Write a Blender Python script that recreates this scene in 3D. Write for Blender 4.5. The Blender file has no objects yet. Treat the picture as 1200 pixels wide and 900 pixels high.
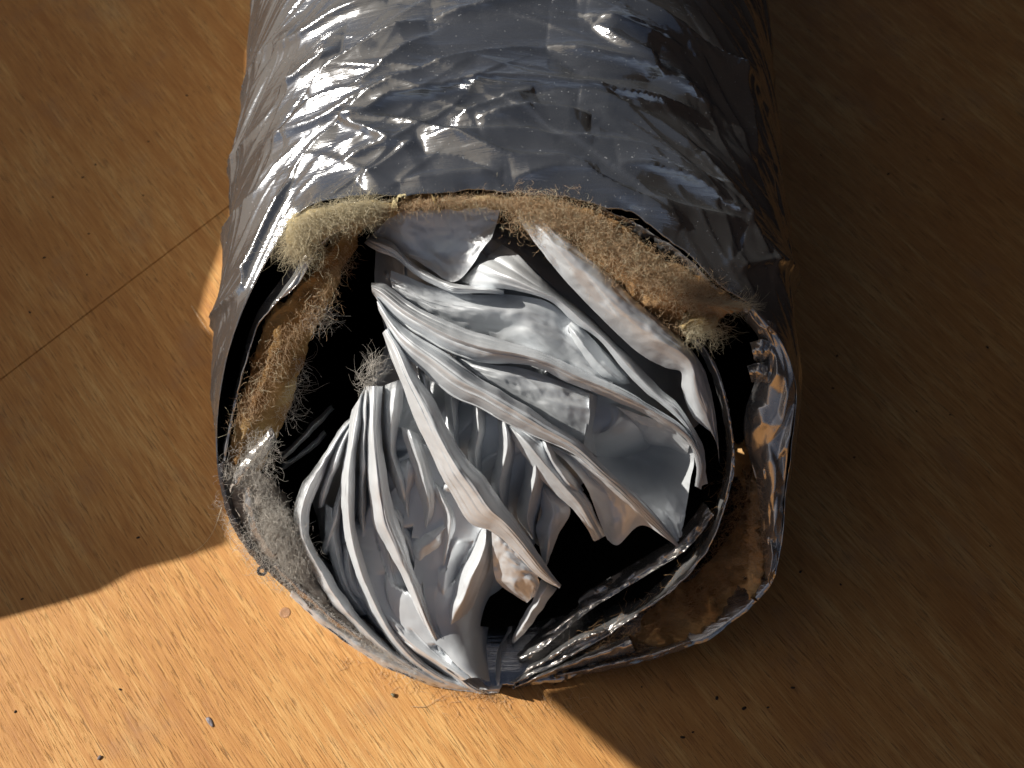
import bpy, math, random
import numpy as np
from mathutils import Vector, Matrix
from mathutils.geometry import delaunay_2d_cdt

random.seed(7)
RNG = np.random.default_rng(11)
R = math.radians
S = bpy.context.scene
COL = S.collection

# ------------------------------------------------------------------ camera
PITCH, CAM_H, FPX = R(62.0), 0.57, 1500.0          # focal length in pixels of the 1200 px wide photograph
cam_d = bpy.data.cameras.new('camera')
cam = bpy.data.objects.new('camera', cam_d)
COL.objects.link(cam)
cam.location = (0, 0, CAM_H)
cam.rotation_euler = (R(90) - PITCH, 0, 0)
cam_d.sensor_width = 36.0
cam_d.lens = 36.0 * FPX / 1200.0
cam_d.clip_start, cam_d.clip_end = 0.02, 200.0
cam_d.dof.use_dof = True
cam_d.dof.focus_distance = 0.505
cam_d.dof.aperture_fstop = 16.0
S.camera = cam

# ------------------------------------------------------------------ light
SUN_A, SUN_B = 1.2, -0.15                          # a point z above the table throws its shadow z*(A, B) away
to_sun = Vector((-SUN_A, -SUN_B, 1.0)).normalized()
world = bpy.data.worlds.new('World')
S.world = world
world.use_nodes = True
wn = world.node_tree.nodes
sky = wn.new('ShaderNodeTexSky')
sky.sky_type = 'NISHITA'
sky.sun_disc = False
sky.air_density = 0.35
sky.dust_density = 0.8
sky.ozone_density = 0.2
sky.sun_elevation = math.asin(to_sun.z)
sky.sun_rotation = math.atan2(to_sun.x, to_sun.y)
bg = wn['Background']
bg.inputs['Strength'].default_value = 0.05
hs_ = wn.new('ShaderNodeHueSaturation')                # hazy, less saturated daylight
hs_.inputs['Saturation'].default_value = 0.65
world.node_tree.links.new(sky.outputs[0], hs_.inputs['Color'])
world.node_tree.links.new(hs_.outputs[0], bg.inputs['Color'])
sun_d = bpy.data.lights.new('sun', 'SUN')
sun_d.energy = 5.0
sun_d.angle = R(0.45)
sun_d.color = (1.0, 0.95, 0.87)
sun = bpy.data.objects.new('sun', sun_d)
COL.objects.link(sun)
sun.rotation_euler = to_sun.to_track_quat('Z', 'Y').to_euler()
sun.location = to_sun * 3
S.view_settings.view_transform = 'Standard'
S.view_settings.look = 'None'
S.view_settings.exposure = 0.27
S.view_settings.gamma = 1.0
S.render.engine = 'CYCLES'
S.cycles.max_bounces = 8
S.cycles.caustics_reflective = True
S.cycles.blur_glossy = 0.4
S.cycles.sample_clamp_indirect = 40.0
S.cycles.use_denoising = True

# ------------------------------------------------------------------ geometry of the view: tracing onto real surfaces
FWD = np.array([0, math.cos(PITCH), -math.sin(PITCH)])
UPV = np.array([0, math.sin(PITCH), math.cos(PITCH)])
RGT = np.array([1.0, 0, 0])
CAM = np.array([0, 0, CAM_H])
ALPHA = R(38.0)                                    # the cut end leans back this far from the vertical
NRM = np.array([0, -math.cos(ALPHA), math.sin(ALPHA)])
MUP = np.array([0, math.sin(ALPHA), math.cos(ALPHA)])

def ray(px, py):
    return FWD + RGT * ((px - 600) / FPX) + UPV * ((450 - py) / FPX)

def ground(px, py, z=0.0):
    d = ray(px, py)
    return CAM + d * ((z - CAM_H) / d[2])

MOUTH0 = ground(590, 811)
def mouth(px, py, h=0.0):
    """point of the cut end of the duct, h centimetres in front of its plane"""
    d = ray(px, py)
    t = (NRM @ (MOUTH0 - CAM) + h * 0.01) / (NRM @ d)
    p = CAM + d * t
    p[2] = max(p[2], 0.0012)
    return p

def project(P):
    Q = P - CAM
    w = Q @ FWD
    return 600 + FPX * (Q @ RGT) / w, 450 - FPX * (Q @ UPV) / w

# ------------------------------------------------------------------ helpers
def smooth(x, a=0.0, b=1.0):
    t = np.clip((x - a) / (b - a), 0, 1)
    return t * t * (3 - 2 * t)

def vnoise(x, y, seed=0, per=None):
    r = np.random.default_rng(seed)
    tab = r.random((256, 256)) * 2 - 1
    xi, yi = np.floor(x).astype(int), np.floor(y).astype(int)
    fx, fy = x - xi, y - yi
    fx, fy = fx * fx * (3 - 2 * fx), fy * fy * (3 - 2 * fy)
    def g(i, j):
        if per: i = i % per
        return tab[i % 256, j % 256]
    return (g(xi, yi) * (1 - fx) + g(xi + 1, yi) * fx) * (1 - fy) + (g(xi, yi + 1) * (1 - fx) + g(xi + 1, yi + 1) * fx) * fy

def fbm(x, y, seed=0, octs=4):
    s = 0; a = 1.0
    for k in range(octs):
        s = s + a * vnoise(x * 2 ** k, y * 2 ** k, seed + k * 13); a *= 0.5
    return s

def resample(pts, n):
    """smooth curve through control rows (any number of columns) at n equal chord steps"""
    P = np.asarray(pts, float)
    if len(P) == 2:
        t = np.linspace(0, 1, n)[:, None]
        return P[0] * (1 - t) + P[1] * t
    E = np.vstack([2 * P[0] - P[1], P, 2 * P[-1] - P[-2]])
    out = []
    for i in range(1, len(E) - 2):
        p0, p1, p2, p3 = E[i - 1:i + 3]
        t = np.linspace(0, 1, 24, endpoint=False)[:, None]
        out.append(0.5 * (2 * p1 + (p2 - p0) * t + (2 * p0 - 5 * p1 + 4 * p2 - p3) * t ** 2 + (3 * p1 - p0 - 3 * p2 + p3) * t ** 3))
    out.append(E[-2:-1])
    C = np.vstack(out)
    d = np.r_[0, np.cumsum(np.linalg.norm(np.diff(C[:, :2], axis=0), axis=1))]
    tt = np.linspace(0, d[-1], n)
    return np.stack([np.interp(tt, d, C[:, k]) for k in range(C.shape[1])], 1)

def link(o, parent=None):
    COL.objects.link(o)
    if parent: o.parent = parent
    return o

def mesh_obj(name, verts, faces, mat, parent=None, smooth_shade=True):
    m = bpy.data.meshes.new(name)
    verts = np.asarray(verts, np.float32)
    if isinstance(faces, np.ndarray):
        nf, k = faces.shape
        m.vertices.add(len(verts)); m.vertices.foreach_set('co', verts.ravel())
        m.loops.add(nf * k); m.loops.foreach_set('vertex_index', faces.ravel().astype(np.int32))
        m.polygons.add(nf); m.polygons.foreach_set('loop_start', np.arange(0, nf * k, k, dtype=np.int32))
        m.update(calc_edges=True)
    else:
        m.from_pydata([tuple(v) for v in verts], [], faces)
    if smooth_shade:
        m.polygons.foreach_set('use_smooth', np.ones(len(m.polygons), bool))
    m.materials.append(mat)
    m.validate()
    return link(bpy.data.objects.new(name, m), parent)

def grid_faces(nu, nv, wrap_u=False):
    """vertices indexed [v*nu+u]"""
    u = np.arange(nu if wrap_u else nu - 1); v = np.arange(nv - 1)
    U, V = np.meshgrid(u, v)
    U2 = (U + 1) % nu
    return np.stack([V * nu + U, V * nu + U2, (V + 1) * nu + U2, (V + 1) * nu + U], -1).reshape(-1, 4)

def grid_normals(G, wrap_u=False):
    if wrap_u:
        du = np.roll(G, -1, 1) - np.roll(G, 1, 1)
    else:
        du = np.gradient(G, axis=1)
    dv = np.gradient(G, axis=0)
    n = np.cross(du, dv)
    return n / (np.linalg.norm(n, axis=-1, keepdims=True) + 1e-12)

def tag(o, label, cat=None, group=None, kind=None):
    if label: o['label'] = label
    if cat: o['category'] = cat
    if group: o['group'] = group
    if kind: o['kind'] = kind
    return o

# ------------------------------------------------------------------ materials
def material(name):
    m = bpy.data.materials.new(name); m.use_nodes = True
    nt = m.node_tree
    return m, nt.nodes, nt.links, nt.nodes['Principled BSDF']

def node(N, kind, **kw):
    n = N.new(kind)
    for k, v in kw.items():
        if k in n.inputs: n.inputs[k].default_value = v
        else: setattr(n, k, v)
    return n

def ramp(N, stops):
    r = N.new('ShaderNodeValToRGB')
    e = r.color_ramp.elements
    while len(e) > 1: e.remove(e[0])
    e[0].position, e[0].color = stops[0][0], stops[0][1]
    for p, c in stops[1:]:
        x = e.new(p); x.color = c
    return r

def grey(v): return (v, v, v, 1)

def noise(N, L, vec, scale, detail=4, rough=0.55):
    n = node(N, 'ShaderNodeTexNoise', Scale=scale, Detail=detail, Roughness=rough)
    L.new(vec, n.inputs['Vector'])
    return n

def foil_material(name, base, rough, dust, dust_col, bump, metallic=1.0, streak=0.0):
    m, N, L, P = material(name)
    tc = N.new('ShaderNodeTexCoord')
    v = tc.outputs['Object']
    n1 = noise(N, L, v, 60, 5)
    n2 = noise(N, L, v, 1400, 2)
    n3 = noise(N, L, v, 14, 4)
    rr = node(N, 'ShaderNodeMapRange'); rr.inputs['To Min'].default_value = rough * 0.7; rr.inputs['To Max'].default_value = rough * 1.45
    L.new(n1.outputs['Fac'], rr.inputs['Value'])
    P.inputs['Base Color'].default_value = (*base, 1)
    P.inputs['Metallic'].default_value = metallic
    L.new(rr.outputs[0], P.inputs['Roughness'])
    b1 = node(N, 'ShaderNodeBump', Strength=bump, Distance=0.0012)
    L.new(n1.outputs['Fac'], b1.inputs['Height'])
    b2 = node(N, 'ShaderNodeBump', Strength=bump * 0.35, Distance=0.0002)
    L.new(n2.outputs['Fac'], b2.inputs['Height'])
    L.new(b1.outputs[0], b2.inputs['Normal'])
    L.new(b2.outputs[0], P.inputs['Normal'])
    if streak:                                               # fine pull lines running round the sleeve
        mp = node(N, 'ShaderNodeMapping'); mp.inputs['Scale'].default_value = (38, 620, 90); mp.inputs['Rotation'].default_value = (0, 0, 0.16)
        L.new(v, mp.inputs['Vector'])
        n4 = noise(N, L, mp.outputs[0], 1.0, 4, 0.6)
        b3 = node(N, 'ShaderNodeBump', Strength=streak, Distance=0.0005)
        L.new(n4.outputs['Fac'], b3.inputs['Height']); L.new(b2.outputs[0], b3.inputs['Normal']); L.new(b3.outputs[0], P.inputs['Normal'])
    D = node(N, 'ShaderNodeBsdfDiffuse', Color=(*dust_col, 1))
    L.new(b1.outputs[0], D.inputs['Normal'])
    mx = N.new('ShaderNodeMixShader')
    # dust film: soft patches plus bright specks
    mul = node(N, 'ShaderNodeMath', operation='MULTIPLY_ADD'); mul.inputs[1].default_value = dust * 1.6; mul.inputs[2].default_value = dust * 0.2
    L.new(n3.outputs['Fac'], mul.inputs[0])
    sp = noise(N, L, v, 900, 2)
    sr = ramp(N, [(0.68, grey(0)), (0.74, grey(1))]); L.new(sp.outputs['Fac'], sr.inputs[0])
    add = node(N, 'ShaderNodeMath', operation='MULTIPLY_ADD', use_clamp=True); add.inputs[1].default_value = 0.45
    L.new(sr.outputs[0], add.inputs[0]); L.new(mul.outputs[0], add.inputs[2])
    L.new(add.outputs[0], mx.inputs[0])
    L.new(P.outputs[0], mx.inputs[1]); L.new(D.outputs[0], mx.inputs[2])
    L.new(mx.outputs[0], N['Material Output'].inputs['Surface'])
    return m

M_JACKET = foil_material('jacket_foil', (0.47, 0.475, 0.485), 0.14, 0.08, (0.36, 0.37, 0.38), 0.05, 1.0, 0.55)
M_FACING = foil_material('facing_foil', (0.52, 0.50, 0.48), 0.24, 0.20, (0.40, 0.40, 0.40), 0.5)
M_LINER = foil_material('liner_film', (0.78, 0.80, 0.82), 0.47, 0.50, (0.64, 0.665, 0.685), 0.22, 0.9)

def wool_material(name, c1, c2, c3):
    m, N, L, P = material(name)
    v = N.new('ShaderNodeTexCoord').outputs['Object']
    n1 = noise(N, L, v, 45, 5)
    r = ramp(N, [(0.32, (*c1, 1)), (0.52, (*c2, 1)), (0.7, (*c3, 1))])
    L.new(n1.outputs['Fac'], r.inputs[0]); L.new(r.outputs[0], P.inputs['Base Color'])
    P.inputs['Roughness'].default_value = 0.85
    P.inputs['Specular IOR Level'].default_value = 0.2
    mp = node(N, 'ShaderNodeMapping'); mp.inputs['Scale'].default_value = (300, 900, 900)
    L.new(v, mp.inputs['Vector'])
    n2 = noise(N, L, mp.outputs[0], 1.0, 6, 0.7)
    b = node(N, 'ShaderNodeBump', Strength=0.9, Distance=0.002)
    L.new(n2.outputs['Fac'], b.inputs['Height']); L.new(b.outputs[0], P.inputs['Normal'])
    return m

M_WOOL = wool_material('glass_wool', (0.38, 0.25, 0.10), (0.64, 0.50, 0.25), (0.80, 0.71, 0.44))
M_WOOL_TAN = wool_material('glass_wool_tan', (0.34, 0.18, 0.07), (0.58, 0.34, 0.15), (0.70, 0.48, 0.26))
M_WOOL_BOUNCE = wool_material('glass_wool_bounce', (0.40, 0.19, 0.06), (0.72, 0.42, 0.17), (0.85, 0.60, 0.30))  # warm bounced light of the lower right bed, put into the wool colour
M_WOOL_SHADED = wool_material('glass_wool_shaded', (0.20, 0.10, 0.035), (0.40, 0.24, 0.09), (0.60, 0.44, 0.20))  # shaded copy of the wool: darkness of the left band in its colour
M_WOOL_GREY = wool_material('glass_wool_dirty', (0.26, 0.20, 0.15), (0.48, 0.42, 0.36), (0.70, 0.67, 0.62))

def fibre_material(name, col):
    m, N, L, P = material(name)
    P.inputs['Base Color'].default_value = (*col, 1)
    P.inputs['Roughness'].default_value = 0.35
    T = node(N, 'ShaderNodeBsdfTranslucent', Color=(*col, 1))
    mx = node(N, 'ShaderNodeMixShader', Fac=0.3)
    L.new(P.outputs[0], mx.inputs[1]); L.new(T.outputs[0], mx.inputs[2])
    L.new(mx.outputs[0], N['Material Output'].inputs['Surface'])
    return m
M_FIB = fibre_material('fibre_pale', (0.80, 0.72, 0.52))
M_FIB_TAN = fibre_material('fibre_tan', (0.72, 0.52, 0.32))
M_FIB_BROWN = fibre_material('fibre_brown', (0.62, 0.38, 0.18))
M_FIB_GREY = fibre_material('fibre_grey', (0.72, 0.68, 0.62))

def plain(name, col, rough=0.6, metallic=0.0):
    m, N, L, P = material(name)
    v = N.new('ShaderNodeTexCoord').outputs['Object']
    n = noise(N, L, v, 220, 4)
    r = ramp(N, [(0.3, (col[0] * .6, col[1] * .6, col[2] * .6, 1)), (0.7, (*col, 1))])
    L.new(n.outputs['Fac'], r.inputs[0]); L.new(r.outputs[0], P.inputs['Base Color'])
    P.inputs['Roughness'].default_value = rough
    P.inputs['Metallic'].default_value = metallic
    return m
M_DIRT = plain('dirt', (0.03, 0.02, 0.015), 0.8)
M_DARK = plain('dark_tape', (0.035, 0.035, 0.04), 0.4)
M_VOID = plain('void_black', (0.007, 0.0065, 0.006), 1.0)  # near-black colour standing for shade deep inside the duct
M_VOID.node_tree.nodes['Principled BSDF'].inputs['Specular IOR Level'].default_value = 0.0
M_CHIP = plain('chip', (0.22, 0.19, 0.20), 0.5)
M_NAIL = plain('nail', (0.52, 0.27, 0.13), 0.5)
M_BEAD = plain('bead', (0.20, 0.17, 0.10), 0.25)
def shade_screen_material():
    m, N, L, P = material('screen_translucent')
    v = N.new('ShaderNodeTexCoord').outputs['Object']
    n = noise(N, L, v, 300, 4)
    r = ramp(N, [(0.3, (0.72, 0.66, 0.58, 1)), (0.7, (0.82, 0.77, 0.70, 1))]); L.new(n.outputs['Fac'], r.inputs[0])
    L.new(r.outputs[0], P.inputs['Base Color']); P.inputs['Roughness'].default_value = 0.9
    T = node(N, 'ShaderNodeBsdfTranslucent'); L.new(r.outputs[0], T.inputs['Color'])
    mx = node(N, 'ShaderNodeMixShader', Fac=0.17)
    L.new(P.outputs[0], mx.inputs[1]); L.new(T.outputs[0], mx.inputs[2]); L.new(mx.outputs[0], N['Material Output'].inputs['Surface'])
    return m
M_SCREEN = shade_screen_material()  # unseen translucent sheet added to block the sun and glow as warm fill
M_DARK_SCREEN = plain('screen_dark', (0.055, 0.038, 0.026), 0.7)  # unseen slab added to darken what the right of the jacket reflects

def wood_material():
    m, N, L, P = material('worn_wood')
    v = N.new('ShaderNodeTexCoord').outputs['Object']
    rot = node(N, 'ShaderNodeMapping', vector_type='POINT')
    rot.inputs['Rotation'].default_value = (0, 0, R(53))        # grain runs away from x by this much
    L.new(v, rot.inputs['Vector'])
    def stretched(sx, sy, scale, detail=5, rough=0.6, w=0):
        mp = node(N, 'ShaderNodeMapping'); mp.inputs['Scale'].default_value = (sx, sy, 1); mp.inputs['Location'].default_value = (w, w * .7, 0)
        L.new(rot.outputs[0], mp.inputs['Vector'])
        return noise(N, L, mp.outputs[0], scale, detail, rough)
    broad = stretched(1, 2.2, 7, 4, 0.55)
    band = stretched(1, 9, 16, 5, 0.6, 3)
    fine = stretched(1, 26, 42, 5, 0.65, 5)
    pore = stretched(1, 16, 85, 3, 0.6, 9)
    worn = noise(N, L, v, 26, 6, 0.65)
    base = ramp(N, [(0.34, (0.36, 0.145, 0.040, 1)), (0.5, (0.55, 0.270, 0.082, 1)), (0.62, (0.71, 0.44, 0.17, 1))])
    a = node(N, 'ShaderNodeMix', data_type='FLOAT', Factor=0.5)
    L.new(broad.outputs['Fac'], a.inputs[2]); L.new(band.outputs['Fac'], a.inputs[3])
    a2 = node(N, 'ShaderNodeMix', data_type='FLOAT'); a2.inputs[0].default_value = 0.42
    L.new(a.outputs[0], a2.inputs[2]); L.new(fine.outputs['Fac'], a2.inputs[3])
    L.new(a2.outputs[0], base.inputs[0])
    pr = ramp(N, [(0.36, grey(1)), (0.45, grey(0))]); L.new(pore.outputs['Fac'], pr.inputs[0])
    mask = ramp(N, [(0.36, grey(0.15)), (0.56, grey(1))]); L.new(band.outputs['Fac'], mask.inputs[0])
    pm = node(N, 'ShaderNodeMath', operation='MULTIPLY'); L.new(pr.outputs[0], pm.inputs[0]); L.new(mask.outputs[0], pm.inputs[1])
    pm2 = node(N, 'ShaderNodeMath', operation='MULTIPLY'); L.new(pm.outputs[0], pm2.inputs[0]); pm2.inputs[1].default_value = 0.58
    c1 = node(N, 'ShaderNodeMix', data_type='RGBA'); c1.inputs[7].default_value = (0.14, 0.060, 0.020, 1)
    L.new(pm2.outputs[0], c1.inputs[0]); L.new(base.outputs[0], c1.inputs[6])
    wr = ramp(N, [(0.55, grey(0)), (0.72, grey(0.35))]); L.new(worn.outputs['Fac'], wr.inputs[0])
    c2 = node(N, 'ShaderNodeMix', data_type='RGBA'); c2.inputs[7].default_value = (0.33, 0.20, 0.12, 1)
    L.new(wr.outputs[0], c2.inputs[0]); L.new(c1.outputs[2], c2.inputs[6])
    L.new(c2.outputs[2], P.inputs['Base Color'])
    ro = node(N, 'ShaderNodeMapRange'); ro.inputs['To Min'].default_value = 0.42; ro.inputs['To Max'].default_value = 0.7
    L.new(fine.outputs['Fac'], ro.inputs['Value']); L.new(ro.outputs[0], P.inputs['Roughness'])
    P.inputs['Specular IOR Level'].default_value = 0.3
    hs = node(N, 'ShaderNodeMath', operation='SUBTRACT'); L.new(fine.outputs['Fac'], hs.inputs[0]); L.new(pm.outputs[0], hs.inputs[1])
    b = node(N, 'ShaderNodeBump', Strength=0.55, Distance=0.0006)
    L.new(hs.outputs[0], b.inputs['Height']); L.new(b.outputs[0], P.inputs['Normal'])
    return m
M_WOOD = wood_material()

# ------------------------------------------------------------------ table top: two boards meeting at one seam
table = tag(link(bpy.data.objects.new('tabletop', None)), 'worn brown wooden tabletop under the duct', None, None, 'structure')
sa, sb = ground(0, 445)[:2], ground(262, 246)[:2]
sd = (sb - sa) / np.linalg.norm(sb - sa); sn = np.array([-sd[1], sd[0]])
def board(s0, s1):
    o0, o1 = sa + sn * s0, sa + sn * s1
    a, b = -0.75, 1.0
    c = [o0 + sd * a, o0 + sd * b, o1 + sd * b, o1 + sd * a]
    bev = 0.0004; inn = np.mean(c, axis=0)
    def ring(z, k): return [(*(p + (inn - p) / np.linalg.norm(inn - p) * k), z) for p in c]
    V = ring(0, bev) + ring(-bev, 0) + ring(-0.03, 0)
    F = [(0, 1, 2, 3)] + [(i + 4 * k, 4 * k + 4 + i, 4 * k + 4 + (i + 1) % 4, 4 * k + (i + 1) % 4) for k in (0, 1) for i in range(4)]
    return mesh_obj('board', V, F, M_WOOD, table, False)
board(0.00025, 0.75)
board(-0.85, -0.00025)

# ------------------------------------------------------------------ duct
duct = tag(link(bpy.data.objects.new('insulated_duct', None)), 'insulated flexible duct with torn silver foil jacket and crushed grey liner', 'duct')
duct.location = (0, 0, 0)

RIM = [(583, 811, 0), (520, 803, 0), (460, 783, 0), (400, 747, 0), (345, 699, 0), (308, 666, 0), (285, 640, 0), (266, 605, 0), (257, 570, 0),
       (253, 530, .1), (254, 490, .2), (259, 450, .3), (266, 415, .3), (277, 380, .3), (292, 345, .2), (312, 305, .1), (335, 265, 0), (357, 243, 0),
       (400, 234, 0), (470, 229, 0), (550, 226, 0), (620, 228, 0), (690, 238, 0), (740, 254, 0), (795, 290, 0), (845, 337, 0), (880, 356, 0),
       (906, 385, 0), (926, 420, 0), (934, 460, 0), (927, 520, 0), (920, 580, 0), (915, 640, 0), (904, 688, 0), (870, 722, 0), (830, 748, 0),
       (780, 768, 0), (700, 785, 0), (640, 799, 0)]
rimP = np.array([mouth(*p) for p in RIM])
CX, ZC = -0.0015, 0.088
rph = np.unwrap(np.arctan2(rimP[:, 2] - ZC, rimP[:, 0] - CX))
if rph[-1] < rph[0]: rph = -rph; flip = -1
else: flip = 1
rrad = np.hypot(rimP[:, 2] - ZC, rimP[:, 0] - CX)
o = np.argsort(rph); rph, rrad, ry = rph[o], rrad[o], rimP[o, 1]
def rim_at(phi):
    q = flip * phi
    q = (q - rph[0]) % (2 * math.pi) + rph[0]
    P3 = np.r_[rph, rph[0] + 2 * math.pi]
    return np.interp(q, P3, np.r_[rrad, rrad[0]]), np.interp(q, P3, np.r_[ry, ry[0]])

def section(phi, y):
    """radius of the duct body: flattened underneath, bulging a little way behind the mouth"""
    k = np.clip((y - 0.2) / 0.25, 0, 1.5)
    hw = 0.1222 + 0.0035 * k
    ht = 0.094 + 0.004 * k
    hb = ZC - 0.001
    c, s = np.cos(phi), np.sin(phi)
    hz = np.where(s > 0, ht, hb)
    ex = np.where(s > 0, 2.15, 2.6)
    return (np.abs(c / hw) ** ex + np.abs(s / hz) ** ex) ** (-1 / ex)

# non-uniform rows: dense where the photograph looks
NU = 1000
vv = np.r_[np.linspace(0, 0.27, 360, endpoint=False), np.linspace(0.27, 0.75, 60)]
NV = len(vv)
phi = np.linspace(-math.pi, math.pi, NU, endpoint=False) + math.pi / 2     # seam of the grid at the bottom
PH, VV = np.meshgrid(phi, vv)
rr, yy = rim_at(phi)
kern = np.ones(9) / 9
rr = np.convolve(np.r_[rr[-4:], rr, rr[:4]], kern, 'valid'); yy = np.convolve(np.r_[yy[-4:], yy, yy[:4]], kern, 'valid')
Y = yy[None] + VV * (1.0 - 0.0 * VV)
bl = 1 - np.exp(-VV / 0.016)
RAD = rr[None] * (1 - bl) + section(PH, Y) * bl
def body_points(RAD):
    return np.stack([CX + RAD * np.cos(PH), Y, np.maximum(ZC + RAD * np.sin(PH), 0.0008)], -1)
B0 = body_points(RAD)
bpx, bpy_ = project(B0.reshape(-1, 3)); bpx = bpx.reshape(NV, NU); bpy_ = bpy_.reshape(NV, NU)
arc = (PH - math.pi / 2) * 0.115                                        # metres round the girth, 0 on top
facing = (np.sin(PH) > -0.1)

def to_uv(pts):
    out = []
    for x, y in pts:
        d = (bpx - x) ** 2 + (bpy_ - y) ** 2 + np.where(facing, 0, 1e9)
        i = np.unravel_index(np.argmin(d), d.shape)
        out.append((arc[i], VV[i]))
    return np.array(out)

D = np.zeros_like(RAD)
def crease(uv, hgt, w1, w2, sharp=1.0):
    """ridge along a polyline on the unrolled jacket: w1/w2 the widths of its two flanks"""
    C = resample(uv, max(12, int(8 * len(uv))))
    ulo, uhi = C[:, 0].min() - 4 * max(w1, w2), C[:, 0].max() + 4 * max(w1, w2)
    vlo, vhi = C[:, 1].min() - 4 * max(w1, w2), C[:, 1].max() + 4 * max(w1, w2)
    ju = np.where((arc[0] > ulo) & (arc[0] < uhi))[0]; iv = np.where((vv > vlo) & (vv < vhi))[0]
    if len(ju) < 2 or len(iv) < 2: return
    sl = (slice(iv[0], iv[-1] + 1), slice(ju[0], ju[-1] + 1))
    A, V = arc[sl], VV[sl]
    best = np.full(A.shape, 1e9); side = np.zeros(A.shape); tpar = np.zeros(A.shape)
    n = len(C) - 1
    for k in range(n):
        p, q = C[k], C[k + 1]; e = q - p; l2 = e @ e + 1e-15
        t = np.clip(((A - p[0]) * e[0] + (V - p[1]) * e[1]) / l2, 0, 1)
        dx, dy = A - p[0] - t * e[0], V - p[1] - t * e[1]
        d2 = dx * dx + dy * dy
        m = d2 < best
        best = np.where(m, d2, best); side = np.where(m, e[0] * dy - e[1] * dx, side); tpar = np.where(m, (k + t) / n, tpar)
    d = np.sqrt(best); w = np.where(side > 0, w1, w2)
    prof = np.exp(-(d / w) ** sharp)
    taper = np.clip(np.minimum(tpar, 1 - tpar) * 5, 0, 1) ** 0.7
    D[sl] += hgt * prof * (0.15 + 0.85 * taper)

# creases read off the photograph: (points, height mm, flank widths mm)
CREASES = [
    ([(309, 267), (342, 222), (372, 183), (411, 147), (450, 120), (495, 99), (545, 80), (600, 65), (639, 60)], 2.6, 7, 3),
    ([(411, 147), (440, 142), (468, 126), (510, 117), (560, 108), (600, 105), (675, 111), (744, 120), (816, 135)], 3.0, 3, 6),
    ([(411, 147), (474, 147), (531, 163), (600, 192), (660, 197), (699, 216), (732, 231), (795, 267)], 2.2, 5, 3),
    ([(411, 150), (440, 160), (468, 174)], 1.6, 3, 3),
    ([(423, 216), (458, 194), (492, 172)], 2.0, 4, 3), ([(408, 196), (450, 178), (492, 171)], 1.4, 3, 3),
    ([(324, 63), (375, 33), (456, 0)], 2.0, 4, 4), ([(366, 111), (417, 69), (456, 45), (501, 27)], 2.6, 5, 3),
    ([(345, 150), (414, 111), (450, 90), (504, 46)], 2.2, 4, 3), ([(309, 177), (375, 147), (444, 114), (501, 90)], 1.6, 4, 4),
    ([(510, 24), (560, 14), (600, 6), (660, -4)], 1.8, 4, 4),
    ([(639, 60), (699, 75), (768, 96), (792, 108), (831, 132)], 3.0, 3, 7),
    ([(672, 1), (744, 18), (804, 51), (855, 84), (885, 105)], 3.4, 7, 3), ([(681, 27), (735, 48), (795, 66)], 1.8, 4, 4),
    ([(675, 115), (726, 129), (768, 147), (792, 162), (830, 190)], 2.0, 5, 3),
    ([(500, 170), (600, 162), (660, 168), (756, 180), (810, 210), (846, 222)], 2.0, 6, 3),
    ([(720, 198), (780, 210), (834, 237), (876, 261)], 2.2, 3, 5), ([(744, 234), (804, 247), (870, 264)], 1.6, 4, 3),
    ([(530, 150), (580, 128), (625, 112)], 2.4, 4, 2.5), ([(600, 215), (650, 205), (700, 212)], 1.2, 4, 4),
    ([(290, 330), (312, 285), (338, 240), (352, 215)], 2.2, 3, 3), ([(268, 400), (282, 345), (300, 300), (320, 262)], 1.6, 3, 3),
    ([(280, 220), (300, 160), (330, 120)], 1.2, 4, 4), ([(284, 120), (310, 70), (350, 40)], 1.2, 4, 4),
    ([(275, 300), (296, 240), (330, 195), (360, 165)], 1.4, 4, 3), ([(850, 290), (880, 310), (915, 350)], 2.0, 4, 4),
    ([(820, 180), (850, 230), (890, 300)], 1.8, 5, 4), ([(840, 60), (868, 120), (885, 180)], 1.6, 5, 4),
]
CREASES += [([(450, 146), (500, 136), (540, 126), (600, 119), (660, 112)], -2.2, 2, 4), ([(642, 70), (690, 92), (740, 97), (790, 100)], -2.6, 4, 2.5),
            ([(560, 150), (600, 140), (640, 134), (690, 140)], 2.0, 5, 2), ([(690, 40), (720, 66), (760, 88)], 2.4, 2, 6), ([(760, 10), (800, 30), (846, 70)], -2.4, 5, 3),
            ([(700, 150), (760, 170), (800, 200), (850, 250)], -2.0, 4, 2), ([(330, 110), (360, 90), (400, 62)], 2.0, 2, 5), ([(470, 215), (530, 207), (590, 208)], 1.2, 4, 2)]
for pts, hg, w1, w2 in CREASES:
    crease(to_uv(pts), hg * (0.0021 if hg > 0 else 0.0010), (w1 * 1.5 if w1 > w2 else max(1.6, w1 * .55)) * 0.001, (w2 * 1.5 if w2 >= w1 else max(1.6, w2 * .55)) * 0.001, 1.0)
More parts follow.
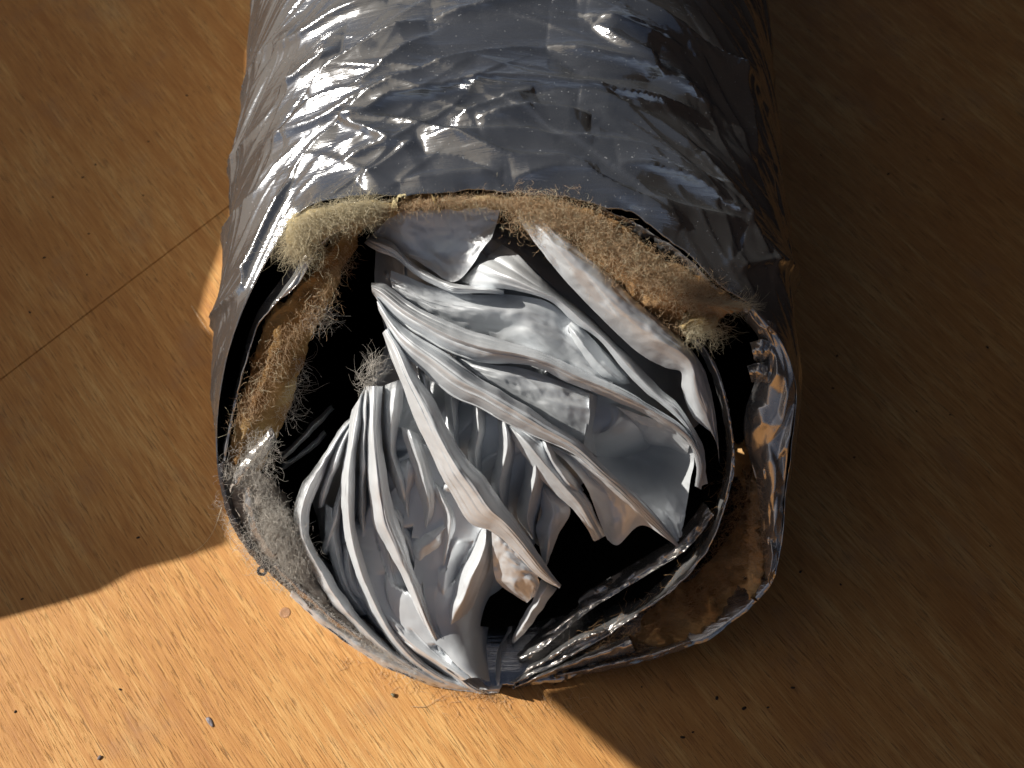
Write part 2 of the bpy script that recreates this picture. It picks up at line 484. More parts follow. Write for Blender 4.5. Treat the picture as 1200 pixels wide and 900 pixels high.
# many more, running round the girth like slack film does
def stroke(u0, v0, ln, ang, hgt, w1, w2, sharp):
    dirv = np.array([math.cos(ang), math.sin(ang)]); nv_ = np.array([-dirv[1], dirv[0]]); p0 = np.array([u0, v0])
    bend = RNG.normal(0, 0.05) * ln
    crease(np.array([p0 - dirv * ln / 2, p0 + nv_ * bend, p0 + dirv * ln / 2]), hgt, w1, w2, sharp)
for k in range(60):                                         # broad slack folds
    u0 = RNG.uniform(-0.32, 0.32); v0 = RNG.uniform(0.004, 0.34); ln = RNG.uniform(0.03, 0.10)
    stroke(u0, v0, ln, RNG.normal(0, 0.22) - 0.15 * np.tanh(u0 * 6), RNG.choice([1, 1, -1]) * RNG.uniform(0.5, 1.6) * 0.001, RNG.uniform(1.5, 7) * 0.001, RNG.uniform(1.5, 7) * 0.001, RNG.uniform(0.85, 1.1))
for k in range(130):                                        # long slanting pulls: one long flank, one abrupt
    u0 = RNG.uniform(-0.26, 0.26); v0 = RNG.uniform(0.004, 0.30); ln = RNG.uniform(0.035, 0.13)
    f1, f2_ = RNG.uniform(0.7, 1.3), RNG.uniform(5, 11)
    if RNG.random() < .5: f1, f2_ = f2_, f1
    stroke(u0, v0, ln, RNG.choice([.32, -.32, .12, .6]) + RNG.normal(0, 0.12) - 0.1 * np.tanh(u0 * 6), RNG.uniform(0.6, 1.5) * 0.001, f1 * .001, f2_ * .001, 1.0)
for k in range(620):                                        # hair-fine tension lines
    u0 = RNG.uniform(-0.32, 0.32); v0 = RNG.uniform(0.002, 0.32); ln = RNG.uniform(0.02, 0.12)
    stroke(u0, v0, ln, RNG.normal(0, 0.26) - 0.2 * np.tanh(u0 * 6), RNG.choice([1, 1, -1]) * RNG.uniform(0.15, 0.6) * 0.001, RNG.uniform(0.7, 1.6) * 0.001, RNG.uniform(0.7, 3) * 0.001, 1.0)

def crumple(cu, cv, amp, seed, uspan, vspan, U, V):
    """piecewise flat relief: random heights on stretched random triangles, like creased foil"""
    r = np.random.default_rng(seed)
    pts, hs = [], []
    nu_, nv_ = int((uspan[1] - uspan[0]) / cu) + 2, int((vspan[1] - vspan[0]) / cv) + 2
    for i in range(nu_):
        for j in range(nv_):
            pts.append((uspan[0] + (i + r.uniform(-.48, .48) + 0.5 * (j % 2)) * cu, vspan[0] + (j + r.uniform(-.48, .48)) * cv)); hs.append(r.normal())
    sc = [Vector((a / cu, b / cv)) for a, b in pts]
    vo, _, fo, ov, _, _ = delaunay_2d_cdt(sc, [], [], 0, 1e-6)
    hh = [hs[x[0]] if x else 0 for x in ov]
    out = np.zeros(U.shape)
    u1, v1 = U[0], V[:, 0]
    for f in fo:
        a, b, c = (np.array([vo[i].x * cu, vo[i].y * cv]) for i in f)
        lo, hi = np.minimum(np.minimum(a, b), c), np.maximum(np.maximum(a, b), c)
        j0, j1 = np.searchsorted(u1, lo[0]), np.searchsorted(u1, hi[0]); i0, i1 = np.searchsorted(v1, lo[1]), np.searchsorted(v1, hi[1])
        if j1 <= j0 or i1 <= i0: continue
        A, Bv = U[i0:i1, j0:j1], V[i0:i1, j0:j1]
        den = (b[0] - a[0]) * (c[1] - a[1]) - (c[0] - a[0]) * (b[1] - a[1])
        if abs(den) < 1e-16: continue
        w1 = ((A - a[0]) * (c[1] - a[1]) - (c[0] - a[0]) * (Bv - a[1])) / den
        w2 = ((b[0] - a[0]) * (Bv - a[1]) - (A - a[0]) * (b[1] - a[1])) / den
        m = (w1 >= -1e-9) & (w2 >= -1e-9) & (w1 + w2 <= 1 + 1e-9)
        z = hh[f[0]] * (1 - w1 - w2) + hh[f[1]] * w1 + hh[f[2]] * w2
        out[i0:i1, j0:j1] = np.where(m, z, out[i0:i1, j0:j1])
    return out * amp

dens = VV < 0.3
D += crumple(0.070, 0.016, 0.0019, 3, (-0.37, 0.37), (-0.2, 0.9), arc, VV + 0.25 * arc)
D += crumple(0.050, 0.011, 0.0009, 4, (-0.37, 0.37), (-0.2, 0.9), arc, VV - 0.3 * arc)
D += crumple(0.036, 0.0075, 0.0009, 14, (-0.37, 0.37), (-0.2, 0.9), arc, VV + 0.35 * arc) * (0.3 + 0.7 * smooth(vnoise(arc * 14, VV * 14, 18), -.3, .3))
D += crumple(0.022, 0.008, 0.00045, 5, (-0.37, 0.37), (-0.1, 0.8), arc, VV) * (0.2 + 0.8 * smooth(vnoise(arc * 18, VV * 18, 8), -.2, .4))
D += 0.0008 * fbm(arc * 9, VV * 14, 21, 2)
edge = smooth(VV, 0.0, 0.006)
D = D * (0.25 + 0.75 * edge)
RAD2 = RAD + D
G = body_points(RAD2)
G[..., 1] += (0.0012 * vnoise(arc * 70, arc * 0 + 3, 31) + 0.0005 * vnoise(arc * 330, arc * 0, 32)) * (1 - smooth(VV, 0, 0.004))
# inner face of the film, then the lip, then the outside
def inner_rows():
    rows = []
    for dv, off in [(0.30, .004), (0.2, .004), (0.12, .004), (0.07, .0035), (0.04, .003), (0.02, .002), (0.008, .0012), (0.002, .0008)]:
        i = int(np.searchsorted(vv, dv)); r = RAD2[i] * 0.4 + RAD[i] * 0.6 - off
        rows.append(np.stack([CX + r * np.cos(phi), G[i, :, 1], np.maximum(ZC + r * np.sin(phi), 0.0035)], -1))
    return np.array(rows)
J = np.concatenate([inner_rows(), G], 0)
jacket = mesh_obj('jacket', J.reshape(-1, 3), grid_faces(NU, len(J), True)[:, ::-1], M_JACKET, duct)
jacket['label'] = 'wrinkled dusty silver foil jacket, torn open at the front'
# black tube added behind the crushed liner, painting the shade of the hollow
void_tube = []
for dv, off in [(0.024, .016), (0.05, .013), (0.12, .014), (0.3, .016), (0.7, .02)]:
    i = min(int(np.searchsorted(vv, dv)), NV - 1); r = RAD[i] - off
    void_tube.append(np.stack([CX + r * np.cos(phi), G[i, :, 1], np.maximum(ZC + r * np.sin(phi), 0.012)], -1)[::4])
void_tube = np.array(void_tube)
cf = grid_faces(void_tube.shape[1], len(void_tube), True)
mesh_obj('void_tube', np.vstack([void_tube.reshape(-1, 3), [[CX, void_tube[-1, :, 1].mean(), ZC]]]), [tuple(f) for f in cf] + [((len(void_tube) - 1) * void_tube.shape[1] + i, (len(void_tube) - 1) * void_tube.shape[1] + (i + 1) % void_tube.shape[1], void_tube.shape[0] * void_tube.shape[1]) for i in range(void_tube.shape[1])], M_VOID, duct)
# unseen cap added over the far end of the sleeve to keep light out
capv = np.vstack([G[-1], [[CX, G[-1, :, 1].mean(), ZC]]])
mesh_obj('end_cap', capv, [(i, (i + 1) % NU, NU) for i in range(NU)], M_JACKET, duct)

# ------------------------------------------------------------------ sheets lofted between curves traced on the mouth
def loft(guides, n=70, m=None, rough=0.0, rough_scale=60, seed=1, wrinkle=0.0, skirt=0.0):
    """guides: curves of (px, py, h cm); returns a grid [across, along, 3] lofted smoothly across them"""
    C = np.array([resample(g, n) for g in guides])           # k, n, 3
    k = len(C)
    m = m or max(2, (k - 1) * 8 + 1)
    if k == 2:
        t = np.linspace(0, 1, m)[:, None, None]; Q = C[0] * (1 - t) + C[1] * t
    else:
        E = np.concatenate([2 * C[:1] - C[1:2], C, 2 * C[-1:] - C[-2:-1]])
        rows = []
        for s in np.linspace(0, k - 1, m):
            i = min(int(s), k - 2); t = s - i
            p0, p1, p2, p3 = E[i:i + 4]
            rows.append(0.5 * (2 * p1 + (p2 - p0) * t + (2 * p0 - 5 * p1 + 4 * p2 - p3) * t ** 2 + (3 * p1 - p0 - 3 * p2 + p3) * t ** 3))
        Q = np.array(rows)
    return Q

def lift(Q):
    """(px, py, h) grid -> world"""
    sh = Q.shape[:-1]
    q = Q.reshape(-1, 3)
    d = FWD[None] + ((q[:, 0] - 600) / FPX)[:, None] * RGT + ((450 - q[:, 1]) / FPX)[:, None] * UPV
    t = (NRM @ (MOUTH0 - CAM) + q[:, 2] * 0.01) / (d @ NRM)
    P = CAM + d * t[:, None]
    P[:, 2] = np.maximum(P[:, 2], 0.0015)
    return P.reshape(*sh, 3)

def roughen(P, amp, scale, seed, along=1.0, across=1.0):
    n = grid_normals(P)
    a = P @ RGT; b = P @ MUP
    du = fbm(a * scale + seed, b * scale + seed * 1.7, seed, 4)
    return P + n * (amp * du)[..., None]

def sheet(name, Q, mat, parent, amp=0.0004, scale=70, seed=1, thick=0.0):
    if parent is not duct:                                   # the liner bulges out of the cut end, most in its middle
        Q = Q.copy()
        Q[..., 2] += 0.9 * np.exp(-((Q[..., 0] - 590) / 260) ** 2 - ((Q[..., 1] - 520) / 240) ** 2)
    P = lift(Q)
    if amp: P = roughen(P, amp, scale, seed)
    nv_, nu_ = P.shape[:2]
    if thick:
        n = grid_normals(P); B = P - np.sign((n @ NRM).mean()) * n * thick
        B[..., 2] = np.maximum(B[..., 2], 0.001)
        V = np.concatenate([P.reshape(-1, 3), B.reshape(-1, 3)])
        f = grid_faces(nu_, nv_); F = [f, f[:, ::-1] + nu_ * nv_]
        idx = np.arange(nu_ * nv_).reshape(nv_, nu_); o = nu_ * nv_
        loop = np.r_[idx[0, :], idx[1:, -1], idx[-1, -2::-1], idx[-2:0:-1, 0]]
        l2 = np.roll(loop, -1)
        F.append(np.stack([loop, loop + o, l2 + o, l2], 1))
        return mesh_obj(name, V, np.concatenate(F), mat, parent)
    return mesh_obj(name, P.reshape(-1, 3), grid_faces(nu_, nv_), mat, parent)

liner = tag(link(bpy.data.objects.new('liner', None), duct), 'crushed satin grey inner liner twisted into pleats')

def pleat(left, right, edge, crest, seed, grooves=0, gdepth=0.06, skew=0.5, tuck=1.0, n=110, m=37, amp=0.00035, scale=90, power=1.0, name='pleat', sink=None):
    """one fold of the liner: two traced edges, raised between them, with skirts that run back into the duct.
    edge, crest: cm in front of the mouth plane, each a number or list along the fold"""
    Lc, Rc = resample([(x, y, 0) for x, y in left], n), resample([(x, y, 0) for x, y in right], n)
    s = np.linspace(0, 1, n)
    prof = lambda v: np.interp(s, np.linspace(0, 1, len(v)), v) if isinstance(v, (list, tuple)) else np.full(n, float(v))
    e, c = prof(edge), prof(crest)
    T = np.linspace(0, 1, m)
    w = np.where(T < skew, T / skew, (1 - T) / (1 - skew))
    w = (0.55 * w + 0.45 * np.sin(w * math.pi / 2)) ** power
    Q = Lc[None] * (1 - T)[:, None, None] + Rc[None] * T[:, None, None]
    Q[..., 2] = e[None] + (c - e)[None] * w[:, None]
    sk = (0.15 if n >= 140 else 0.9) if sink is None else sink
    Q[..., 2] -= sk * (np.exp(-s / .07) + np.exp(-(1 - s) / .07))[None]
    if grooves:
        r = np.random.default_rng(seed)
        for g in range(grooves):
            tc = (g + 0.5 + r.uniform(-.25, .25)) / grooves; wd = r.uniform(0.035, 0.09) * 3 / max(3, grooves)
            drift = r.uniform(-.08, .08) * (s - .5) + 0.03 * np.sin(s * 7 + r.uniform(0, 6))
            dd = (T[:, None] - tc - drift[None]) / wd
            Q[..., 2] -= 1.5 * gdepth * r.uniform(.5, 1.3) * np.exp(-np.abs(dd) ** 1.0) * (0.5 + 0.5 * np.sin(s * r.uniform(2, 6) + r.uniform(0, 6)) ** 2)
    r = np.random.default_rng(seed + 500)
    wob = lambda: 0.9 * vnoise(s * n / 16 + r.uniform(0, 99), s * 0 + seed, seed)[None, :]
    Q[..., 0] += wob(); Q[..., 1] += wob()
    U, V = np.meshgrid(np.arange(n) * 1.0, np.arange(m) * 1.0)
    Q[..., 2] += crumple(36, 3.6, .035, seed, (-36, n + 36), (-4, m + 4), U, V) + crumple(12, 2.2, .012, seed + 1, (-12, n + 12), (-3, m + 3), U, V)
    mid = Q[m // 2]
    rows = []
    for k, d in ((0.35, tuck), (0.15, tuck * .45)):
        q = Q[0] * (1 - k) + mid * k; q[:, 2] = Q[0][:, 2] - d; rows.append(q)
    rows2 = []
    for k, d in ((0.15, tuck * .45), (0.35, tuck)):
        q = Q[-1] * (1 - k) + mid * k; q[:, 2] = Q[-1][:, 2] - d; rows2.append(q)
    Q = np.concatenate([np.array(rows), Q, np.array(rows2)])
    return sheet(name, Q, M_LINER, liner, amp, scale, seed)

def panel(guides, seed, amp=0.0008, scale=55, n=80, m=41, name='panel'):
    Q = loft(guides, n, m)
    U, V = np.meshgrid(np.arange(n) * 1.0, np.arange(m) * 1.0)
    Q[..., 2] += crumple(12, 7, .06, seed, (-12, n + 12), (-7, m + 7), U, V) + crumple(5, 3, .018, seed + 1, (-5, n + 5), (-3, m + 3), U, V)
    return sheet(name, Q, M_LINER, liner, amp * .6, scale, seed)

# backing of the liner, behind all its folds
rowsB = [(262, 437, 610, -2.6), (290, 440, 660, -2.4), (340, 440, 740, -2.4), (400, 452, 800, -2.8), (450, 430, 815, -3.0), (500, 405, 815, -3.2),
         (550, 375, 705, -3.2), (600, 358, 655, -2.8), (650, 362, 618, -2.4), (700, 388, 590, -2.0), (750, 440, 582, -1.4), (798, 530, 582, -0.6)]
gB = [[(x0, y, h - 2.2), (x0 + (x1 - x0) * .18, y, h - .3), (x0 + (x1 - x0) * .5, y - 4, h + .3), (x0 + (x1 - x0) * .8, y, h - .4), (x1, y, h - 2.4)] for y, x0, x1, h in rowsB]
gB = [[(x, y, h + .1 + float(smooth(y, 410, 500)) * (1.5 if 0 < i < 4 else .2)) for i, (x, y, h) in enumerate(g)] for g in gB]
QB = loft(gB, 200, 190)
UB, VB = np.meshgrid(np.arange(200) * 1.0, np.arange(190) * 1.0)
QB[..., 2] += crumple(11, 46, .30, 6, (-11, 211), (-60, 250), UB, VB + 0.35 * UB - 60) + crumple(6, 16, .07, 7, (-11, 211), (-60, 250), UB, VB - 0.4 * UB) 
sheet('backing', QB, M_LINER, liner, .0006, 60, 5)

# upper folds
panel([[(430, 282, -2.4), (470, 246, -1.3), (530, 238, -1.0), (586, 246, -1.2)],
       [(440, 290, -2.2), (478, 272, -1.2), (530, 270, -1.1), (582, 262, -1.2)],
       [(455, 292, -1.6), (492, 300, -1.1), (528, 300, -1.25), (577, 276, -.7)],
       [(466, 292, -1.2), (503, 315, -.9), (536, 329, -.95), (575, 280, -.6)]], 21, 0.0006, 90)
pleat([(436, 276), (452, 281), (467, 290), (490, 314), (527, 331), (562, 336), (590, 338)], [(428, 284), (445, 296), (465, 305), (490, 324), (527, 341), (562, 344), (590, 345)],
      [-1.6, -1.1, -.5, -.4], [-1.3, -.7, -.1, 0], 22, skew=.4, tuck=1.2)
pleat([(590, 286), (606, 296), (622, 312), (650, 340), (690, 370), (730, 410), (775, 455), (803, 484), (822, 522), (829, 566)],
      [(538, 331), (560, 337), (592, 338), (640, 350), (672, 376), (704, 400), (748, 452), (786, 482), (808, 514), (818, 570)],
      [-.7, -.6, -.9, -1.1, -.8, -.8], [-.1, .3, 0, -.3, -.2, -.4], 23, grooves=2, gdepth=.06, skew=.55, m=41)
panel([[(604, 252, -.7), (628, 286, -.3), (660, 326, -.3), (700, 368, -.4), (745, 411, -.6), (778, 430, -.9), (798, 436, -1.0), (799, 456, -1.2), (812, 488, -1.0), (836, 508, -.7)],
       [(618, 250, -.2), (646, 282, .3), (680, 318, .35), (722, 358, .3), (762, 392, .2), (792, 412, 0), (808, 430, -.2), (814, 458, -.3), (826, 486, -.4), (838, 515, -.6)],
       [(634, 252, -.3), (664, 280, .1), (700, 312, .15), (742, 352, .05), (782, 388, -.1), (804, 408, -.3), (818, 430, -.4), (826, 460, -.4), (834, 490, -.5), (842, 530, -.8)],
       [(646, 258, -1.1), (676, 284, -.9), (712, 318, -.9), (750, 354, -1.0), (792, 392, -1.1), (812, 412, -1.1), (826, 434, -1.1), (834, 462, -1.0), (840, 496, -1.0), (843, 545, -1.2)]],
      24, 0.00022, 300, 120, 49, 'pleat')
panel([[(458, 318, -1.5), (500, 332, -1.3), (545, 343, -1.3), (592, 344, -1.4), (640, 354, -1.5), (684, 388, -1.7), (735, 440, -1.8)],
       [(458, 330, -1.1), (495, 348, -.6), (530, 356, -.7), (575, 362, -.55), (620, 368, -.8), (672, 402, -1.1), (725, 446, -1.4)],
       [(462, 342, -1.0), (505, 362, -.7), (545, 376, -.8), (582, 384, -1.2), (622, 392, -.7), (664, 420, -1.1), (715, 450, -1.3)],
       [(462, 352, -1.5), (505, 375, -1.3), (545, 392, -1.4), (585, 402, -1.5), (622, 416, -1.4), (660, 434, -1.5), (705, 458, -1.8)]], 25, 0.0013, 60, 100, 45)
pleat([(668, 372), (690, 392), (712, 418), (740, 450)], [(662, 385), (672, 410), (690, 432), (722, 452)], -1.3, -.7, 26, m=21)
# long pleat A
pleat([(436, 331), (454, 334), (480, 354), (510, 370), (548, 386), (586, 397), (620, 408), (652, 421), (684, 435), (720, 450), (752, 467), (780, 486), (802, 503), (818, 522), (827, 545), (822, 574)],
      [(436, 343), (450, 362), (478, 384), (520, 410), (560, 424), (600, 427), (628, 431), (660, 445), (692, 458), (720, 470), (742, 479), (770, 493), (796, 508), (810, 526), (816, 548), (814, 570)],
      [-.8, -.2, -.1, -.2, -.4, -.6, -.8], [0, .7, .8, .6, .4, 0, -.3], 27, grooves=4, gdepth=.09, skew=.45, n=140, m=49)
panel([[(536, 420, -.7), (575, 427, -.6), (615, 432, -.7), (655, 446, -.9), (692, 461, -1.1)],
       [(548, 430, -.5), (585, 438, -.15), (618, 446, -.3), (655, 460, -.25), (692, 474, -.5)],
       [(560, 440, -.5), (590, 452, -.3), (622, 468, -.4), (655, 482, -.3), (690, 496, -.5)],
       [(566, 446, -.9), (596, 464, -.8), (628, 484, -.8), (656, 504, -.8), (684, 524, -.9)]], 28, 0.0007, 40, 80, 41)
panel([[(691, 461, -.5), (690, 480, -.45), (687, 500, -.45), (684, 524, -.7)], [(700, 464, -2.0), (702, 484, -2.4), (700, 505, -2.4), (694, 530, -1.8)], [(708, 468, -4), (712, 490, -5), (710, 515, -5), (704, 540, -4)]], 29, .0003, 60)
# dark pocket on the right
panel([[(688, 470, -3.0), (686, 520, -3.0), (702, 556, -1.5), (740, 588, -.7), (792, 636, -.1)],
       [(728, 480, -4.5), (726, 530, -5.2), (742, 562, -3.4), (768, 592, -1.6), (795, 634, -.3)],
       [(768, 496, -4.0), (770, 540, -4.6), (776, 570, -3.0), (788, 600, -1.5), (797, 630, -.4)],
       [(806, 512, -1.6), (812, 536, -1.6), (809, 562, -1.5), (804, 598, -1.2), (798, 628, -.5)]], 30, 0.001, 60)
panel([[(722, 476, -.9), (750, 486, -.95), (782, 498, -1.1), (808, 520, -1.1)], [(738, 490, -1.6), (756, 505, -2.0), (782, 512, -2.0), (806, 530, -1.8)], [(745, 500, -3), (760, 520, -3.6), (785, 525, -3.4), (804, 540, -3)]], 31, .0005, 80)
# long pleat B and its thin tail
pleat([(441, 345), (458, 368), (480, 388), (510, 406), (532, 420), (556, 438), (588, 458), (620, 478), (646, 496), (682, 520), (716, 553), (746, 580), (774, 610), (796, 639)],
      [(446, 368), (462, 400), (480, 422), (500, 440), (530, 464), (560, 477), (592, 495), (624, 511), (652, 523), (676, 536), (708, 562), (738, 590), (766, 618), (793, 641)],
      [-.8, -.2, 0, .2, .2, .2, .1, 0], [0, .7, 1.0, 1.1, 1.0, .8, .5, .1], 32, grooves=4, gdepth=.10, skew=.4, n=140, m=49)
# webs under B
pleat([(600, 494), (629, 513), (656, 543), (683, 576), (696, 600), (711, 628)], [(592, 503), (612, 532), (630, 556), (655, 580), (676, 602), (697, 634)],
      [-.2, -.2, -.3, -.5], [.4, .4, .2, -.3], 33, grooves=2, gdepth=.08, m=33)
panel([[(640, 520, -.2), (664, 542, -.1), (688, 574, -.2), (700, 604, -.4), (712, 632, -.5)],
       [(656, 526, -.4), (690, 555, -.8), (715, 585, -1.0), (722, 612, -1.0), (724, 638, -1.2)],
       [(668, 532, -.3), (702, 558, -.3), (732, 584, -.5), (748, 604, -.9), (752, 616, -1.3)],
       [(676, 534, -.1), (710, 562, .1), (740, 589, .1), (768, 616, 0), (790, 638, -.1)]], 34, .0008, 70)
pleat([(640, 512), (652, 535), (672, 558), (683, 574)], [(632, 512), (642, 540), (655, 565), (675, 582)], -.1, .3, 35, m=17)
# pleat D down the middle
pleat([(455, 384), (470, 404), (486, 436), (506, 464), (526, 504), (548, 538), (572, 564), (596, 598), (618, 628), (638, 660), (658, 686)],
      [(449, 390), (459, 418), (470, 450), (488, 497), (504, 530), (526, 574), (550, 612), (578, 624), (604, 648), (630, 675), (656, 690)],
      [-.6, -.1, .3, .5, .5, .5, .3], [0, .7, 1.2, 1.6, 1.6, 1.3, .5], 36, grooves=4, gdepth=.10, skew=.4, n=140, m=49)
# upright folds between D and B
for l, r_, c, sd in [([(488, 428), (494, 450), (506, 478)], [(502, 440), (505, 460), (510, 482)], -.2, 41),
                     ([(519, 452), (522, 475), (526, 500), (534, 524)], [(537, 464), (538, 485), (538, 505), (542, 530)], -.1, 42),
                     ([(550, 470), (552, 500), (547, 528), (556, 564)], [(567, 474), (569, 505), (567, 535), (568, 566)], .1, 43),
                     ([(580, 486), (585, 514), (578, 542), (574, 566), (586, 590)], [(604, 500), (604, 530), (598, 562), (596, 584), (598, 600)], .2, 44),
                     ([(612, 520), (615, 550), (606, 590), (606, 608), (622, 630)], [(636, 530), (640, 560), (634, 592), (630, 612), (630, 640)], .1, 45)]:
    pleat(l, r_, -1.5, c, sd, m=25, n=60, power=.9)
pleat([(640, 560), (668, 597), (655, 625), (650, 638), (640, 664)], [(628, 575), (634, 600), (628, 620), (632, 640), (638, 668)], [-1.3, -.8, -.6, -.2], [-.6, -.3, 0, .1], 46, m=25)
# left cluster
pleat([(412, 488), (396, 504), (370, 546), (352, 568), (344, 592), (344, 614), (351, 638), (365, 668), (382, 700), (404, 726), (440, 760), (480, 786), (530, 806)],
      [(422, 486), (406, 510), (384, 545), (369, 580), (361, 606), (365, 632), (380, 660), (397, 690), (414, 714), (436, 738), (464, 764), (500, 788), (540, 805)],
      [-2.0, -1.2, -.7, -.5, -.4, -.3, -.2, -.1], [-1.4, -.4, .3, .5, .6, .5, .3, .1], 51, grooves=2, gdepth=.08, n=140, m=33, amp=.0006, scale=110)
pleat([(411, 490), (396, 520), (382, 556), (372, 596)], [(419, 492), (406, 520), (394, 552), (378, 594)], [-1.8, -1.2, -1.2], [-1.2, -.5, -.7], 52, m=21)
pleat([(404, 548), (394, 584), (384, 618), (376, 644)], [(412, 560), (402, 592), (394, 622), (382, 650)], [-1.5, -1.3, -1.4], [-.9, -.6, -.8], 53, m=21)
pleat([(414, 480), (405, 518), (401, 560), (401, 590), (404, 622), (412, 654), (424, 690), (438, 722), (456, 752), (482, 778), (512, 797), (545, 809)],
      [(430, 450), (422, 500), (417, 545), (416, 585), (418, 624), (428, 660), (439, 688), (452, 718), (472, 748), (494, 772), (522, 793), (550, 806)],
      [-1.5, -.8, -.5, -.3, -.2, -.1, 0], [-.8, .1, .5, .6, .6, .4, .2], 54, grooves=3, gdepth=.09, n=140, m=37)
pleat([(426, 458), (423, 500), (420, 560), (420, 600), (422, 626)], [(434, 456), (432, 500), (430, 560), (430, 600), (428, 630)], -1.2, -.3, 55, m=17)
pleat([(404, 630), (400, 660), (404, 690), (420, 704)], [(412, 640), (420, 672), (432, 696), (440, 712)], -1.3, -.7, 56, m=21)
pleat([(428, 452), (428, 500), (430, 550), (435, 590), (438, 616), (452, 640), (467, 670), (484, 704), (498, 738), (518, 778), (540, 802), (562, 814)],
      [(447, 452), (446, 500), (452, 548), (459, 584), (471, 622), (483, 664), (497, 700), (508, 728), (524, 758), (538, 784), (556, 802), (578, 813)],
      [-1.4, -.8, -.3, -.1, 0, .1, 0, 0], [-.6, .2, .7, .9, .9, .8, .5, .2], 57, grooves=3, gdepth=.11, n=140, m=41)
pleat([(450, 452), (448, 492), (453, 540), (462, 580), (470, 600)], [(474, 442), (470, 490), (464, 528), (478, 562), (486, 600)], -1.6, -.5, 58, m=25)
pleat([(462, 540), (464, 575), (472, 600), (480, 622)], [(494, 530), (494, 556), (484, 580), (484, 618)], -1.5, -.7, 59, m=25)
pleat([(532, 588), (526, 604), (500, 620), (478, 636), (486, 668)], [(536, 596), (534, 620), (520, 644), (500, 662), (488, 670)], [-1.4, -.9, -.7], [-1.0, -.4, -.4], 60, m=29)
pleat([(468, 664), (464, 690), (470, 716), (486, 744), (492, 780)], [(478, 690), (484, 720), (492, 744), (498, 762), (500, 784)], -1.2, -.5, 61, m=25)
pleat([(440, 640), (446, 664), (452, 690), (456, 712)], [(452, 645), (462, 668), (464, 692), (462, 716)], -1.4, -.9, 62, m=21)
pleat([(495, 668), (492, 690), (498, 706)], [(512, 660), (512, 690), (501, 708)], -1.3, -.9, 63, m=17)
pleat([(536, 606), (548, 640), (532, 680), (510, 730), (505, 760)], [(556, 620), (560, 650), (546, 690), (524, 720), (514, 760)], -1.8, -1.2, 64, m=25)
for l, r_, e, c, sd in [([(470, 500), (482, 545), (492, 590), (494, 622)], [(490, 508), (505, 550), (512, 590), (506, 626)], -1.1, -.4, 81),
                        ([(500, 560), (516, 600), (512, 650), (498, 702)], [(520, 572), (536, 612), (530, 660), (512, 708)], -1.1, -.45, 82),
                        ([(454, 598), (468, 638), (482, 672)], [(468, 590), (486, 630), (496, 664)], -1.1, -.5, 83),
                        ([(380, 590), (384, 640), (400, 690), (422, 722)], [(396, 600), (402, 650), (416, 690), (434, 718)], -1.3, -.7, 84),
                        ([(540, 650), (530, 700), (510, 752)], [(556, 650), (546, 700), (526, 746)], -1.0, -.5, 85),
                        ([(444, 600), (448, 650), (462, 700), (486, 748)], [(456, 600), (462, 650), (476, 696), (496, 742)], -1.1, -.5, 86)]:
    pleat(l, r_, e, c, sd, grooves=2, gdepth=.06, sink=.45, power=.9)
# bright tube, flap and bottom pocket
pleat([(562, 616), (556, 640), (540, 668), (526, 704), (518, 734), (518, 750)], [(578, 622), (578, 644), (569, 676), (556, 706), (540, 732), (524, 752)], [-.9, -.7, -.6, -.6], [.2, .4, .4, .1], 65, m=33, power=.8)
panel([[(576, 622, .0), (578, 652, -.2), (582, 680, -.3), (604, 698, -.4), (618, 706, -.5)], [(590, 634, .2), (596, 660, .3), (602, 682, .2), (612, 694, 0), (621, 703, -.3)],
       [(606, 648, .2), (616, 666, .2), (622, 680, .1), (625, 690, 0), (624, 700, -.3)], [(626, 668, -.1), (631, 678, -.1), (632, 684, -.2), (630, 692, -.3), (626, 700, -.4)]], 66, .0006, 80, name='flap')
pleat([(634, 678), (626, 696), (616, 718), (606, 736), (600, 752)], [(652, 690), (644, 702), (634, 716), (620, 734), (602, 754)], [-.7, -.9, -1.0, -.9], [0, -.2, -.3, -.5], 67, m=21)
panel([[(580, 660, -2.4), (556, 700, -2.0), (520, 748, -.8), (534, 784, -.2), (560, 808, .1)],
       [(592, 690, -3.2), (574, 724, -3.0), (552, 756, -1.8), (556, 784, -.8), (572, 808, 0)],
       [(602, 710, -3.0), (594, 735, -2.6), (578, 764, -1.6), (574, 790, -.8), (580, 808, -.1)],
       [(600, 740, -1.2), (592, 750, -1.0), (587, 762, -.7), (586, 786, -.4), (584, 810, 0)]], 68, .0008, 60)
# deep streaks in the dark on the left
pleat([(388, 474), (362, 500), (330, 532)], [(392, 480), (366, 508), (332, 540)], [-5, -4, -3], [-4.2, -3.3, -2.2], 69, m=13)
pleat([(380, 504), (356, 526), (330, 544)], [(384, 510), (358, 534), (332, 552)], [-5, -4, -3], [-4.4, -3.5, -2.4], 70, m=13)

# ------------------------------------------------------------------ foil facings inside the jacket
def crinkle(Q, amp, seed, cu=6, cv=3):
    nv_, nu_ = Q.shape[:2]
    U, V = np.meshgrid(np.arange(nu_) * 1.0, np.arange(nv_) * 1.0)
    Q = Q.copy(); Q[..., 2] += crumple(cu, cv, amp, seed, (-cu, nu_ + cu), (-cv, nv_ + cv), U, V)
    return Q
